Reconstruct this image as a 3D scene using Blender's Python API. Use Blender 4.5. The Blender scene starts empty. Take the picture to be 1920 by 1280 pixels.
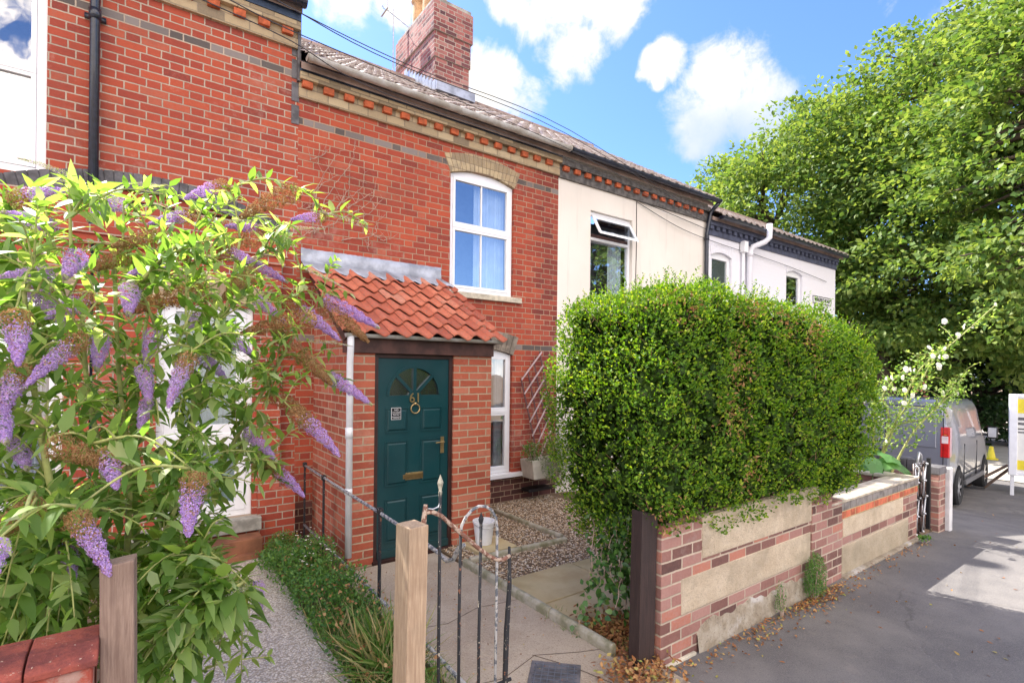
import bpy, bmesh, math, random
import numpy as np
from mathutils import Vector, Matrix
C = bpy.context.scene.collection
rnd = random.Random(7); rng = np.random.default_rng(7)
PI = math.pi; R = math.radians
# ------------------------------------------------------------ camera
yaw, roll, F_, H = 0.6275721, 0.0108689, 971.57, 1.85
cd = bpy.data.cameras.new('camera'); cam = bpy.data.objects.new('camera', cd); C.objects.link(cam)
fw = Vector((math.sin(yaw), math.cos(yaw), 0)); rt = Vector((math.cos(yaw), -math.sin(yaw), 0)); up = Vector((0, 0, 1))
r2 = rt*math.cos(roll)+up*math.sin(roll); u2 = up*math.cos(roll)-rt*math.sin(roll)
M = Matrix.Identity(4)
for i in range(3): M[i][0], M[i][1], M[i][2] = r2[i], u2[i], -fw[i]
M[2][3] = H
cam.matrix_world = M
cd.sensor_width = 36; cd.lens = F_/1920*36; cd.shift_y = (694.1-640)/1920; cd.clip_start = .05; cd.clip_end = 600
bpy.context.scene.camera = cam
# ------------------------------------------------------------ light and exposure
SUN_E, SUN_AZ = R(51), R(-17.5)          # sun behind the terrace, a little to the left
sc = bpy.context.scene
sc.view_settings.view_transform = 'Standard'; sc.view_settings.look = 'None'; sc.view_settings.gamma = 1
sc.view_settings.use_curve_mapping = False; sc.view_settings.exposure = 1.42
sd = Vector((math.sin(SUN_AZ)*math.cos(SUN_E), math.cos(SUN_AZ)*math.cos(SUN_E), math.sin(SUN_E)))
ld = bpy.data.lights.new('sun', 'SUN'); ld.energy = 5.0; ld.angle = R(.5); ld.color = (1, .94, .84)
lo = bpy.data.objects.new('sun', ld); C.objects.link(lo); lo.rotation_euler = sd.to_track_quat('Z', 'Y').to_euler()

class NT:
    def __init__(s, tree): s.t = tree; s.n = tree.nodes; s.l = tree.links
    def node(s, typ, **kw):
        n = s.n.new(typ)
        for k, v in kw.items(): setattr(n, k, v)
        return n
    def set(s, sock, v):
        if isinstance(v, bpy.types.NodeSocket): s.l.new(v, sock)
        elif isinstance(v, (tuple, list)) and len(v) == 3 and sock.type == 'RGBA': sock.default_value = (*v, 1)
        else: sock.default_value = v
    def m(s, op, a, b=None, c=None, clamp=False):
        n = s.n.new('ShaderNodeMath'); n.operation = op; n.use_clamp = clamp
        for i, v in enumerate((a, b, c)):
            if v is not None: s.set(n.inputs[i], v)
        return n.outputs[0]
    def mix(s, f, a, b, mode='MIX'):
        n = s.n.new('ShaderNodeMix'); n.data_type = 'RGBA'; n.blend_type = mode
        s.set(n.inputs[0], f); s.set(n.inputs[6], a); s.set(n.inputs[7], b); return n.outputs[2]
    def noise(s, vec, scale, detail=4, rough=.55, dist=0, dim='3D'):
        n = s.n.new('ShaderNodeTexNoise'); n.noise_dimensions = dim
        if vec is not None: s.l.new(vec, n.inputs['Vector'])
        n.inputs['Scale'].default_value = scale; n.inputs['Detail'].default_value = detail
        n.inputs['Roughness'].default_value = rough; n.inputs['Distortion'].default_value = dist
        return n.outputs[0]
    def ramp(s, f, stops, interp='LINEAR'):
        n = s.n.new('ShaderNodeValToRGB'); n.color_ramp.interpolation = interp
        el = n.color_ramp.elements
        while len(el) < len(stops): el.new(.5)
        for e, (p, c) in zip(el, stops): e.position = p; e.color = (*c, 1) if len(c) == 3 else c
        s.l.new(f, n.inputs[0]); return n.outputs[0]
    def sstep(s, v, lo, hi):
        n = s.n.new('ShaderNodeMapRange'); n.interpolation_type = 'SMOOTHSTEP'
        s.set(n.inputs[0], v); s.set(n.inputs[1], lo); s.set(n.inputs[2], hi); return n.outputs[0]
    def vmath(s, op, a, b=None):
        n = s.n.new('ShaderNodeVectorMath'); n.operation = op
        s.set(n.inputs[0], a)
        if b is not None: s.set(n.inputs[1], b)
        return n
    def xyz(s, v):
        n = s.n.new('ShaderNodeSeparateXYZ'); s.l.new(v, n.inputs[0]); return n.outputs
    def comb(s, x, y, z):
        n = s.n.new('ShaderNodeCombineXYZ')
        for i, v in enumerate((x, y, z)): s.set(n.inputs[i], v)
        return n.outputs[0]

# ------------------------------------------------------------ sky
w = bpy.data.worlds.new('World'); sc.world = w; w.use_nodes = True
wt = NT(w.node_tree); wt.n.clear()
sky = wt.node('ShaderNodeTexSky'); sky.sky_type = 'NISHITA'; sky.sun_disc = False
sky.sun_elevation = SUN_E; sky.sun_rotation = SUN_AZ; sky.air_density = 1.0; sky.dust_density = .6; sky.ozone_density = 3.0
tc = tc0 = wt.node('ShaderNodeTexCoord').outputs['Generated']
def cloud_field(blobs):
    tot = None
    for (c, r) in blobs:
        n = Vector(c).normalized(); d = wt.vmath('DISTANCE', tc, tuple(n)).outputs['Value']
        v = wt.m('SUBTRACT', 1.0, wt.m('DIVIDE', d, r), clamp=True)
        tot = v if tot is None else wt.m('MAXIMUM', tot, v)
    return tot
blobs0 = [((.575, .59, .61), .11), ((.53, .62, .60), .10), ((.60, .575, .58), .08), ((.573, .629, .526), .065),
         ((.692, .53, .500), .045), ((.674, .553, .492), .035), ((.685, .548, .478), .03), ((.755, .47, .455), .095), ((.785, .445, .425), .09), ((.755, .495, .41), .095), ((.80, .43, .40), .06), ((.745, .505, .385), .06),
         ((.47, .659, .587), .05), ((.478, .738, .475), .08), ((.50, .72, .50), .05), ((.52, .715, .47), .065),
         ((.25, .79, .56), .06), ((.32, .77, .56), .05), ((.745, .39, .56), .03), ((.9, .1, .5), .2),
]
nz = wt.noise(tc, 11, 10, .62, .5); nz2 = wt.noise(tc, 5.5, 6, .55); nz3 = wt.noise(tc, 26, 6, .65)
warp = wt.vmath('ADD', tc, wt.comb(wt.m('MULTIPLY', wt.m('SUBTRACT', wt.noise(tc, 7, 5), .5), .075), wt.m('MULTIPLY', wt.m('SUBTRACT', wt.noise(tc, 7.7, 5), .5), .075), wt.m('MULTIPLY', wt.m('SUBTRACT', wt.noise(tc, 6.4, 5), .5), .075))).outputs[0]
zz = wt.xyz(tc)[2]; tc = warp
f1 = cloud_field(blobs0)
dens = wt.m('ADD', wt.m('POWER', f1, .7), wt.m('ADD', wt.m('MULTIPLY', wt.m('SUBTRACT', nz, .5), 1.5), wt.m('MULTIPLY', wt.m('SUBTRACT', nz3, .5), .6)))
dens = wt.m('MULTIPLY', dens, wt.sstep(f1, 0.0, .06))
mask = wt.sstep(dens, .24, .78)
und = wt.sstep(wt.m('ADD', wt.m('MULTIPLY', wt.xyz(tc0)[2], 6.0), wt.m('MULTIPLY', wt.m('SUBTRACT', nz2, .5), 1.6)), 2.1, 2.9)
ccol = wt.mix(und, (2.5, 3.0, 3.7), (4.6, 4.4, 4.1))
skyc = wt.mix(1.0, sky.outputs[0], (.74, .91, 1.27), 'MULTIPLY')
yy_ = wt.xyz(tc)[1]           # unseen bright clouds, added behind the camera to light the shaded facade
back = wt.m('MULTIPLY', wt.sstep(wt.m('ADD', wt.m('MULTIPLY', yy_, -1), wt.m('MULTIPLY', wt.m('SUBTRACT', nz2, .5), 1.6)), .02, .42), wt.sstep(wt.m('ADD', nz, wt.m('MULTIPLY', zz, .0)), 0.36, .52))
hole = wt.sstep(wt.vmath('DISTANCE', tc0, (.56, -.76, .32)).outputs['Value'], .22, .42); back = wt.m('MULTIPLY', back, hole)  # gap in the added clouds so the windows reflect blue sky
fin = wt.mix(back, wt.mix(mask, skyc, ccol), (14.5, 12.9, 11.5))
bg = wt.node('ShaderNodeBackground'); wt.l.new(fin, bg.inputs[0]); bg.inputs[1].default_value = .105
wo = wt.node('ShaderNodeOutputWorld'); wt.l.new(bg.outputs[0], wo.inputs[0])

# ------------------------------------------------------------ materials
def newmat(name):
    m = bpy.data.materials.new(name); m.use_nodes = True; t = NT(m.node_tree); t.n.clear()
    b = t.node('ShaderNodeBsdfPrincipled'); o = t.node('ShaderNodeOutputMaterial'); t.l.new(b.outputs[0], o.inputs[0])
    t.b = b; t.o = o; t.pos = t.node('ShaderNodeNewGeometry').outputs['Position']
    return m, t
def bump(t, h, strength=.5, dist=.01):
    n = t.node('ShaderNodeBump'); n.inputs['Strength'].default_value = strength; n.inputs['Distance'].default_value = dist
    t.l.new(h, n.inputs['Height']); t.l.new(n.outputs[0], t.b.inputs['Normal'])
def simple(name, col, rough=.6, metal=0, var=.15, scale=8, bumps=.0, col2=None, spec=.5, coat=0):
    m, t = newmat(name)
    n = t.noise(t.pos, scale, 6, .6)
    c2 = col2 or tuple(c*(1-var) for c in col)
    lo_, hi_ = (.35, .65)
    t.set(t.b.inputs['Base Color'], t.mix(t.sstep(n, lo_, hi_), c2, tuple(min(1, c*(1+var*.4)) for c in col) if not col2 else col))
    t.b.inputs['Roughness'].default_value = rough; t.b.inputs['Metallic'].default_value = metal
    t.b.inputs['Specular IOR Level'].default_value = spec; t.b.inputs['Coat Weight'].default_value = coat
    if bumps: bump(t, t.noise(t.pos, scale*12, 4), bumps, .004)
    return m
def brickmat(name, sl=.225, hl=.1125, rh=.075, z0=0., x0=0., mw=.010, cols=None, mortar=(.42, .34, .25), dark=(), darkc=(.10, .085, .08),
             stain=.25, stainc=(.55, .42, .36), paint=None, plinth=None, rnd_dark=.0, bumpk=.7, maroon=None):
    m, t = newmat(name)
    px, py, pz = t.xyz(t.pos)
    nx, ny, nzz = t.xyz(t.node('ShaderNodeNewGeometry').outputs['True Normal'])
    isx = t.m('GREATER_THAN', t.m('ABSOLUTE', nx), .6)
    u = t.m('ADD', t.m('MULTIPLY', py, isx), t.m('MULTIPLY', px, t.m('SUBTRACT', 1, isx)))
    wob = t.m('MULTIPLY', t.m('SUBTRACT', t.noise(t.pos, 30, 2), .5), .006)
    v = t.m('DIVIDE', t.m('ADD', t.m('SUBTRACT', pz, z0), wob), rh)
    row = t.m('FLOOR', v); fz = t.m('SUBTRACT', v, row)
    par = t.m('FLOORED_MODULO', row, 2.0)
    Pd = sl+hl
    rj = t.node('ShaderNodeTexWhiteNoise'); rj.noise_dimensions = '1D'; t.l.new(row, rj.inputs['W'])
    uu = t.m('ADD', t.m('ADD', t.m('SUBTRACT', u, x0), t.m('MULTIPLY', rj.outputs[0], .014)), t.m('ADD', t.m('MULTIPLY', par, Pd/2), wob))
    k = t.m('FLOOR', t.m('DIVIDE', uu, Pd)); rr = t.m('SUBTRACT', uu, t.m('MULTIPLY', k, Pd))
    if hl > 0:
        isH = t.m('GREATER_THAN', rr, sl); r_ = t.m('SUBTRACT', rr, t.m('MULTIPLY', isH, sl))
        ln = t.m('SUBTRACT', sl, t.m('MULTIPLY', isH, sl-hl))
    else: isH = t.m('MULTIPLY', rr, 0.0); r_ = rr; ln = sl
    dx = t.m('MINIMUM', r_, t.m('SUBTRACT', ln, r_)); dz = t.m('MULTIPLY', t.m('MINIMUM', fz, t.m('SUBTRACT', 1, fz)), rh)
    d = t.m('ADD', t.m('MINIMUM', dx, dz), t.m('MULTIPLY', t.m('SUBTRACT', t.noise(t.pos, 90, 3), .5), .004))
    isb = t.sstep(d, mw/2-.001, mw/2+.0018)
    wn = t.node('ShaderNodeTexWhiteNoise'); wn.noise_dimensions = '3D'
    t.l.new(t.comb(t.m('ADD', t.m('MULTIPLY', k, 2), isH), row, t.m('MULTIPLY', isx, 7)), wn.inputs['Vector'])
    rv = wn.outputs[0]; n1 = t.noise(t.pos, 45, 5, .65); n2 = t.noise(t.pos, 1.3, 5, .6)
    rvv = t.m('ADD', rv, t.m('MULTIPLY', t.m('SUBTRACT', n1, .5), .35), clamp=True)
    cols = cols or [(0, (.20, .055, .045)), (.2, (.34, .065, .035)), (.5, (.43, .085, .04)), (.8, (.50, .12, .05)), (1, (.42, .15, .09))]
    bc = t.ramp(rvv, cols)
    bc = t.mix(t.m('MULTIPLY', t.sstep(n1, .55, .8), .35), bc, (.22, .12, .10))
    if maroon is not None:
        mm = t.m('MULTIPLY', t.sstep(t.m('ADD', px, t.m('MULTIPLY', t.m('SUBTRACT', n2, .5), 1.2)), maroon, maroon+.5), .75); bc = t.mix(mm, bc, t.ramp(rvv, [(0, (.12, .035, .034)), (.5, (.21, .045, .036)), (1, (.33, .075, .05))]))
    so = t.m('MULTIPLY', t.sstep(t.noise(t.pos, .8, 8, .75), .50, .72), .5); bc = t.mix(so, bc, (.15, .05, .04)); bc = t.mix(t.m('MULTIPLY', t.sstep(t.noise(t.pos, 7, 8, .8), .56, .70), .22), bc, (.44, .18, .12))
    for rr_ in dark:
        isd = t.m('LESS_THAN', t.m('ABSOLUTE', t.m('SUBTRACT', row, float(rr_))), .5)
        dk = t.mix(t.sstep(rv, .2, .9), darkc, tuple(c*2.3 for c in darkc))
        bc = t.mix(isd, bc, dk)
    if rnd_dark: bc = t.mix(t.m('MULTIPLY', t.m('LESS_THAN', wn.outputs[0], rnd_dark), .8), bc, darkc)
    st = t.m('MULTIPLY', t.sstep(t.m('ADD', n2, t.m('MULTIPLY', t.m('SUBTRACT', t.noise(t.pos, 14, 6, .7), .5), .7)), .56, .80), stain)
    bc = t.mix(st, bc, stainc)
    if plinth is not None:
        pm = t.m('MULTIPLY', t.sstep(t.m('ADD', pz, t.m('MULTIPLY', t.m('SUBTRACT', n2, .5), .25)), plinth+.03, plinth-.03), .85)
        bc = t.mix(pm, bc, t.ramp(rv, [(0, (.045, .028, .026)), (1, (.11, .06, .055))]))
    n5 = t.sstep(t.noise(t.pos, 1.7, 6, .7), .35, .7); mc = t.mix(t.m('ADD', t.m('MULTIPLY', n1, .5), t.m('MULTIPLY', n5, .5)), tuple(c*.55 for c in mortar), tuple(min(1, c*1.15) for c in mortar))
    col = t.mix(isb, mc, bc)
    if paint:
        col = t.mix(t.sstep(n1, .3, .5), tuple(c*.94 for c in paint), paint)
        sk = t.m('MULTIPLY', t.sstep(t.noise(t.pos, 2.2, 8, .75), .62, .78), .12); col = t.mix(sk, col, (.33, .31, .33))
    t.set(t.b.inputs['Base Color'], col); t.b.inputs['Roughness'].default_value = .88
    t.b.inputs['Specular IOR Level'].default_value = .25
    bump(t, t.m('ADD', t.m('MULTIPLY', isb, .7), t.m('MULTIPLY', n1, .5)), bumpk if not paint else .25, .006)
    return m
def leafmat(name, stops, trans=.45, rough=.42, tcol=None, spec=.5, gain=1.0):
    m, t = newmat(name)
    g = t.node('ShaderNodeNewGeometry')
    c = t.ramp(g.outputs['Random Per Island'], stops)
    t.set(t.b.inputs['Base Color'], c); t.b.inputs['Roughness'].default_value = rough; t.b.inputs['Specular IOR Level'].default_value = spec
    tr = t.node('ShaderNodeBsdfTranslucent'); t.set(tr.inputs[0], t.mix(1.0, c, tcol or (1.5, 1.75, .6), 'MULTIPLY'))
    mx = t.node('ShaderNodeMixShader'); mx.inputs[0].default_value = trans
    t.l.new(t.b.outputs[0], mx.inputs[1]); t.l.new(tr.outputs[0], mx.inputs[2]); t.l.new(mx.outputs[0], t.o.inputs[0])
    return m
RED = [(0, (.21, .05, .038)), (.08, (.29, .056, .037)), (.5, (.355, .068, .040)), (.9, (.41, .085, .044)), (1, (.38, .105, .065))]
M_brick = brickmat('red_brick', dark=(59, 28), cols=RED, plinth=.40, z0=.0375, x0=1.38, stain=.22, mortar=(.42, .30, .21), maroon=4.35, mw=.009)
M_brickL = brickmat('red_brick_neighbour', dark=(65,), cols=RED, z0=.0675, x0=1.36-.169, stain=.22, mortar=(.47, .38, .30), mw=.0105)
M_porch = brickmat('porch_brick', sl=.225, hl=0, cols=[(0, (.30, .075, .048)), (.5, (.42, .105, .06)), (1, (.48, .17, .11))], x0=.03, z0=.02, mortar=(.50, .38, .27), mw=.013, stain=.18)
M_chim = brickmat('chimney_brick', cols=[(0, (.09, .05, .06)), (.3, (.22, .075, .075)), (.6, (.32, .11, .10)), (1, (.38, .20, .18))], mortar=(.44, .36, .31), dark=(89, 81), darkc=(.10, .085, .08), stain=.45, mw=.013)
M_wallbrick = brickmat('garden_wall_brick', sl=.215, hl=0, rh=.0755, z0=-.02, x0=2.65, cols=[(0, (.10, .055, .05)), (.3, (.20, .10, .085)), (.65, (.33, .17, .145)), (.85, (.38, .22, .19)), (1, (.42, .17, .12))], mortar=(.52, .42, .33), stain=.75, stainc=(.30, .22, .20), mw=.012)
M_white = brickmat('white_painted_brick', paint=(.74, .74, .80), bumpk=.3)
M_buff = brickmat('buff_brick', rh=.1, z0=.05, hl=0, cols=[(0, (.24, .19, .13)), (.5, (.44, .34, .21)), (1, (.52, .42, .27))], mortar=(.34, .27, .19), stain=.5, stainc=(.16, .14, .12))
M_bluebrick = simple('blue_brick', (.12, .115, .125), .7, var=.5, scale=9, bumps=.3)
M_redhead = simple('red_header_brick', (.52, .12, .045), .85, var=.35, scale=14, bumps=.3)
M_dentdark = simple('soot_brick', (.14, .13, .125), .9, var=.5, scale=12, bumps=.3)
M_render, _t = newmat('cream_render')
_mp = _t.node('ShaderNodeMapping'); _t.l.new(_t.pos, _mp.inputs[0]); _mp.inputs['Scale'].default_value = (9, 9, .7)
_c = _t.mix(_t.sstep(_t.noise(_t.pos, 1.1, 6), .35, .7), (.78, .73, .67), (.72, .67, .61)); _c = _t.mix(_t.m('MULTIPLY', _t.sstep(_t.noise(_mp.outputs[0], 1.0, 6, .65), .55, .75), .28), _c, (.42, .38, .34))
_t.set(_t.b.inputs['Base Color'], _c); _t.b.inputs['Roughness'].default_value = .9; bump(_t, _t.noise(_t.pos, 45, 6, .7), .2, .004)
M_upvc = simple('white_upvc', (.82, .83, .86), .28, var=.03, scale=3)
M_fascia = simple('navy_fascia', (.035, .06, .11), .5, var=.5, scale=5)
M_pipeblk = simple('black_pipe_paint', (.012, .017, .035), .32, var=.4, scale=20, coat=.3)
M_pipegrey = simple('weathered_grey_pipe', (.50, .50, .49), .55, col2=(.36, .34, .30), scale=7)
M_blueG = simple('slate_blue_paint', (.075, .085, .14), .6, var=.35, scale=9)
M_stone = simple('window_sill_stone', (.55, .50, .40), .85, var=.35, scale=9, bumps=.3)
M_conc = simple('concrete', (.36, .35, .31), .9, var=.4, scale=7, bumps=.5)
M_lead = simple('lead_sheet', (.36, .39, .46), .42, metal=.35, var=.35, scale=5, bumps=.1)
M_door, _t = newmat('teal_door_paint')
_n = _t.noise(_t.pos, 2.2, 7, .7); _c = _t.mix(_t.sstep(_n, .35, .7), (.0035, .046, .056), (.0025, .036, .046)); _c = _t.mix(_t.m('MULTIPLY', _t.sstep(_t.noise(_t.pos, 70, 3, .6), .70, .74), .5), _c, (.25, .30, .30)); _c = _t.mix(_t.m('MULTIPLY', _t.sstep(_t.m('ADD', _t.xyz(_t.pos)[2], _t.m('MULTIPLY', _n, .3)), .5, .15), .35), _c, (.05, .075, .07))
_t.set(_t.b.inputs['Base Color'], _c); _t.set(_t.b.inputs['Roughness'], _t.m('ADD', .25, _t.m('MULTIPLY', _t.noise(_t.pos, 6, 5), .3)))
_mp = _t.node('ShaderNodeMapping'); _t.l.new(_t.pos, _mp.inputs[0]); _mp.inputs['Scale'].default_value = (60, 60, 3); bump(_t, _t.noise(_mp.outputs[0], 2, 5), .12, .002)
M_dframe = simple('dark_brown_stain', (.045, .016, .014), .5, var=.35, scale=9)
M_lintel = simple('weathered_brown_timber', (.085, .035, .028), .65, var=.5, scale=6, bumps=.2)
M_brass = simple('brass', (.50, .37, .18), .35, metal=.8, var=.25, scale=20)
M_black = simple('black_plastic', (.012, .012, .014), .45, var=.2)
M_whitep = simple('white_plastic', (.75, .76, .80), .4, var=.06)
M_curtain = simple('net_curtain', (.70, .76, .80), .9, var=.1, scale=6)
M_dark = simple('dim_interior', (.10, .11, .12), .9, var=.2)  # darkness of the unlit rooms put into the colour
M_steel = simple('galvanised_steel', (.45, .46, .48), .4, metal=.8, var=.25, scale=14)
M_tyre = simple('tyre_rubber', (.02, .02, .022), .85, var=.2)
M_pot = simple('buff_chimney_pot', (.60, .38, .20), .8, var=.3, scale=6, bumps=.2)
M_terr = simple('terracotta', (.45, .13, .06), .8, var=.25, scale=9)
M_twig = simple('dry_twig', (.42, .31, .25), .9, var=.35, scale=20)
M_bark = simple('tree_bark', (.12, .085, .065), .95, var=.4, scale=6, bumps=.6)
M_ply = simple('red_step_board', (.25, .10, .05), .8, var=.45, scale=3, bumps=.2)
M_wire = simple('cable_black', (.03, .03, .035), .6)
M_leaflit = simple('dry_leaf', (.42, .22, .09), .85, col2=(.24, .10, .05), scale=30)
M_yellow = simple('yellow_plastic', (.75, .62, .03), .5, var=.1)
M_brickfar = brickmat('distant_brick', cols=[(0, (.35, .12, .07)), (1, (.50, .20, .11))], mw=.012)
M_rooffar = simple('brown_roof_tiles', (.30, .22, .19), .85, var=.3, scale=5)
def glassmat(name, tint=(.8, .86, .9), refl=.32, rough=.015, opac=.0):
    m, t = newmat(name); t.n.remove(t.b)
    tr = t.node('ShaderNodeBsdfTransparent'); t.set(tr.inputs[0], tint)
    gl = t.node('ShaderNodeBsdfGlossy'); gl.inputs['Roughness'].default_value = rough; t.set(gl.inputs[0], (.95, .97, 1))
    t.b = gl; bump(t, t.noise(t.pos, 3.5, 2), .06, .02)
    mx = t.node('ShaderNodeMixShader'); mx.inputs[0].default_value = refl
    t.l.new(tr.outputs[0], mx.inputs[1]); t.l.new(gl.outputs[0], mx.inputs[2]); t.l.new(mx.outputs[0], t.o.inputs[0])
    return m
M_glass = glassmat('window_glass', (.84, .90, .95), .36); 
M_glassobs = glassmat('textured_glass', (.45, .55, .55), .25, .25)
M_glassdark = glassmat('tinted_glass', (.10, .12, .14), .16, .03)
def wood(name, c1, c2, scale=1.0, rough=.8):
    m, t = newmat(name)
    mp = t.node('ShaderNodeMapping'); t.l.new(t.pos, mp.inputs[0]); mp.inputs['Scale'].default_value = (60*scale, 60*scale, 3.0*scale)
    n = t.noise(mp.outputs[0], 2.2, 9, .75, .3); n2 = t.noise(t.pos, 7, 4)
    c = t.mix(t.m('MULTIPLY', t.sstep(n, .35, .68), .8), c2, c1); c = t.mix(t.m('MULTIPLY', t.sstep(t.noise(t.pos, 2.6, 5), .52, .62), .3), c, tuple(x*.6 for x in c2)); c = t.mix(t.m('MULTIPLY', t.sstep(n2, .5, .75), .45), c, tuple(x*.55 for x in c1))
    t.set(t.b.inputs['Base Color'], c); t.b.inputs['Roughness'].default_value = rough; bump(t, n, .45, .004); return m
M_post = wood('bare_timber', (.55, .41, .28), (.33, .22, .14)); M_post2 = wood('grey_brown_timber', (.36, .26, .20), (.20, .13, .10))
M_postdark = wood('dark_stained_timber', (.062, .035, .030), (.022, .013, .012), rough=.6)
M_pole = wood('utility_pole_timber', (.32, .29, .20), (.20, .18, .12), .6)
def rusty(name, base, flake, th=.5, scale=30):
    m, t = newmat(name); n = t.noise(t.pos, scale, 6, .7); n2 = t.noise(t.pos, scale*2.3, 5, .7)
    c = t.mix(t.sstep(n, th, th+.04), base, flake); c = t.mix(t.sstep(n2, .62, .66), c, (.50, .44, .36))
    t.set(t.b.inputs['Base Color'], c); t.b.inputs['Roughness'].default_value = .75; bump(t, n, .5, .003); return m
M_rust = rusty('flaking_black_iron', (.015, .016, .02), (.22, .09, .05), .60, 28)
M_rust2 = rusty('rusty_bare_iron', (.17, .075, .05), (.40, .30, .23), .50, 34)
M_railtop = rusty('worn_rail_paint', (.10, .11, .13), (.38, .37, .36), .47, 34)
def ironblk(): return simple('polished_gate_iron', (.11, .08, .075), .3, metal=.5, var=.6, scale=22)
M_gateiron = ironblk(); M_silver = simple('silver_paint', (.55, .55, .58), .3, metal=.6, var=.1)
def tilemat(name, stops, lich=None, lk=.3, rough=.75):
    m, t = newmat(name); n = t.noise(t.pos, 5.5, 6, .65); n1 = t.noise(t.pos, 40, 5, .7)
    wn = t.node('ShaderNodeNewGeometry').outputs['Random Per Island']
    c = t.ramp(t.m('ADD', wn, t.m('MULTIPLY', t.m('SUBTRACT', n, .5), .8), clamp=True), stops)
    if lich: c = t.mix(t.m('MULTIPLY', t.sstep(n1, .5, .62), lk), c, lich)
    t.set(t.b.inputs['Base Color'], c); t.b.inputs['Roughness'].default_value = rough; bump(t, n1, .25, .004); return m
M_pantile = tilemat('orange_pantile', [(0, (.34, .085, .05)), (.45, (.45, .12, .065)), (.8, (.52, .16, .09)), (1, (.50, .22, .15))], (.17, .12, .09), .5)
M_rooftile = tilemat('grey_brown_roof_tile', [(0, (.17, .12, .11)), (.5, (.28, .22, .20)), (1, (.36, .30, .27))], (.55, .53, .47), .7, .6)
def groundmats():
    out = {}
    def g(name, f):
        m, t = newmat(name); f(t); t.b.inputs['Specular IOR Level'].default_value = .3; out[name] = m
    def asph(t):
        n = t.noise(t.pos, 260, 3, .7); n2 = t.noise(t.pos, 1.6, 7, .65); n3 = t.noise(t.pos, 60, 4, .7)
        c = t.mix(t.sstep(n2, .35, .7), (.115, .109, .112), (.185, .173, .168))
        c = t.mix(t.m('MULTIPLY', t.sstep(t.noise(t.pos, 95, 4, .8), .53, .62), .45), c, (.24, .225, .21)); c = t.mix(t.m('MULTIPLY', t.sstep(t.noise(t.pos, 80, 4, .8), .47, .38), .45), c, (.06, .058, .062)); c = t.mix(t.m('MULTIPLY', t.sstep(n, .60, .68), .7), c, (.40, .38, .36))
        c = t.mix(t.m('MULTIPLY', t.sstep(n3, .60, .75), .3), c, (.20, .17, .14))
        vo = t.node('ShaderNodeTexVoronoi'); vo.feature = 'DISTANCE_TO_EDGE'; vo.inputs['Scale'].default_value = .42
        dp = t.vmath('ADD', t.pos, t.comb(t.m('MULTIPLY', t.noise(t.pos, 2.5, 5, .7), .55), t.m('MULTIPLY', t.noise(t.pos, 2.1, 5, .7), .55), 0)).outputs[0]
        t.l.new(dp, vo.inputs['Vector']); ck = t.sstep(vo.outputs['Distance'], .009, .002)
        c = t.mix(t.m('MULTIPLY', t.m('MULTIPLY', ck, t.sstep(t.noise(t.pos, 1.1, 3), .45, .6)), .4), c, (.05, .05, .05)); c = t.mix(t.m('MULTIPLY', t.sstep(t.noise(t.pos, 4.5, 7, .75), .56, .68), .28), c, (.25, .225, .20)); c = t.mix(t.m('MULTIPLY', t.sstep(t.noise(t.pos, 420, 2, .7), .60, .66), .5), c, (.42, .40, .38))
        t.set(t.b.inputs['Base Color'], c); t.b.inputs['Roughness'].default_value = .9; bump(t, t.m('SUBTRACT', n, ck), .35, .006)
    g('asphalt', asph)
    def conc(t):
        n = t.noise(t.pos, 120, 4, .7); n2 = t.noise(t.pos, 2.2, 6, .6); vo = t.node('ShaderNodeTexVoronoi'); vo.inputs['Scale'].default_value = 110; t.l.new(t.pos, vo.inputs['Vector'])
        c = t.mix(t.sstep(n2, .3, .7), (.33, .265, .20), (.43, .36, .28)); c = t.mix(t.sstep(n, .56, .68), c, (.50, .43, .35)); c = t.mix(t.sstep(n, .44, .34), c, (.20, .16, .13))
        t.set(t.b.inputs['Base Color'], c); t.b.inputs['Roughness'].default_value = .92; bump(t, t.m('ADD', n, vo.outputs[0]), .35, .004)
    g('worn_concrete', conc)
    def peb(t):
        vo = t.node('ShaderNodeTexVoronoi'); vo.inputs['Scale'].default_value = 85; t.l.new(t.pos, vo.inputs['Vector'])
        wn = t.xyz(vo.outputs['Color'])[0]
        c = t.ramp(wn, [(0, (.28, .22, .16)), (.3, (.52, .45, .36)), (.6, (.70, .63, .53)), (.85, (.46, .43, .40)), (1, (.82, .77, .68))])
        c = t.mix(t.sstep(vo.outputs['Distance'], .40, .75), c, (.34, .30, .25))
        c = t.mix(t.m('MULTIPLY', t.sstep(t.noise(t.pos, 1.4, 6), .5, .75), .3), c, (.22, .20, .17))
        t.set(t.b.inputs['Base Color'], c); t.b.inputs['Roughness'].default_value = .85; bump(t, t.m('SUBTRACT', 1, vo.outputs['Distance']), .7, .006)
    g('pebble_aggregate', peb)
    def soil(t):
        n = t.noise(t.pos, 25, 7, .7); c = t.mix(n, (.10, .065, .04), (.24, .17, .11)); t.set(t.b.inputs['Base Color'], c); t.b.inputs['Roughness'].default_value = .95; bump(t, n, .8, .02)
    g('soil', soil)
    def slab(t):
        n = t.noise(t.pos, 3.2, 7, .65, .3); n2 = t.noise(t.pos, 60, 5, .7)
        c = t.mix(t.sstep(n, .35, .7), (.50, .41, .24), (.42, .32, .17)); c = t.mix(t.m('MULTIPLY', t.sstep(t.noise(t.pos, 1.5, 5), .5, .7), .45), c, (.26, .24, .13)); c = t.mix(t.m('MULTIPLY', t.sstep(n2, .60, .72), .35), c, (.22, .16, .10))
        t.set(t.b.inputs['Base Color'], c); t.b.inputs['Roughness'].default_value = .85; bump(t, t.m('ADD', n, n2), .4, .005)
    g('sandstone_paving', slab)
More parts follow.
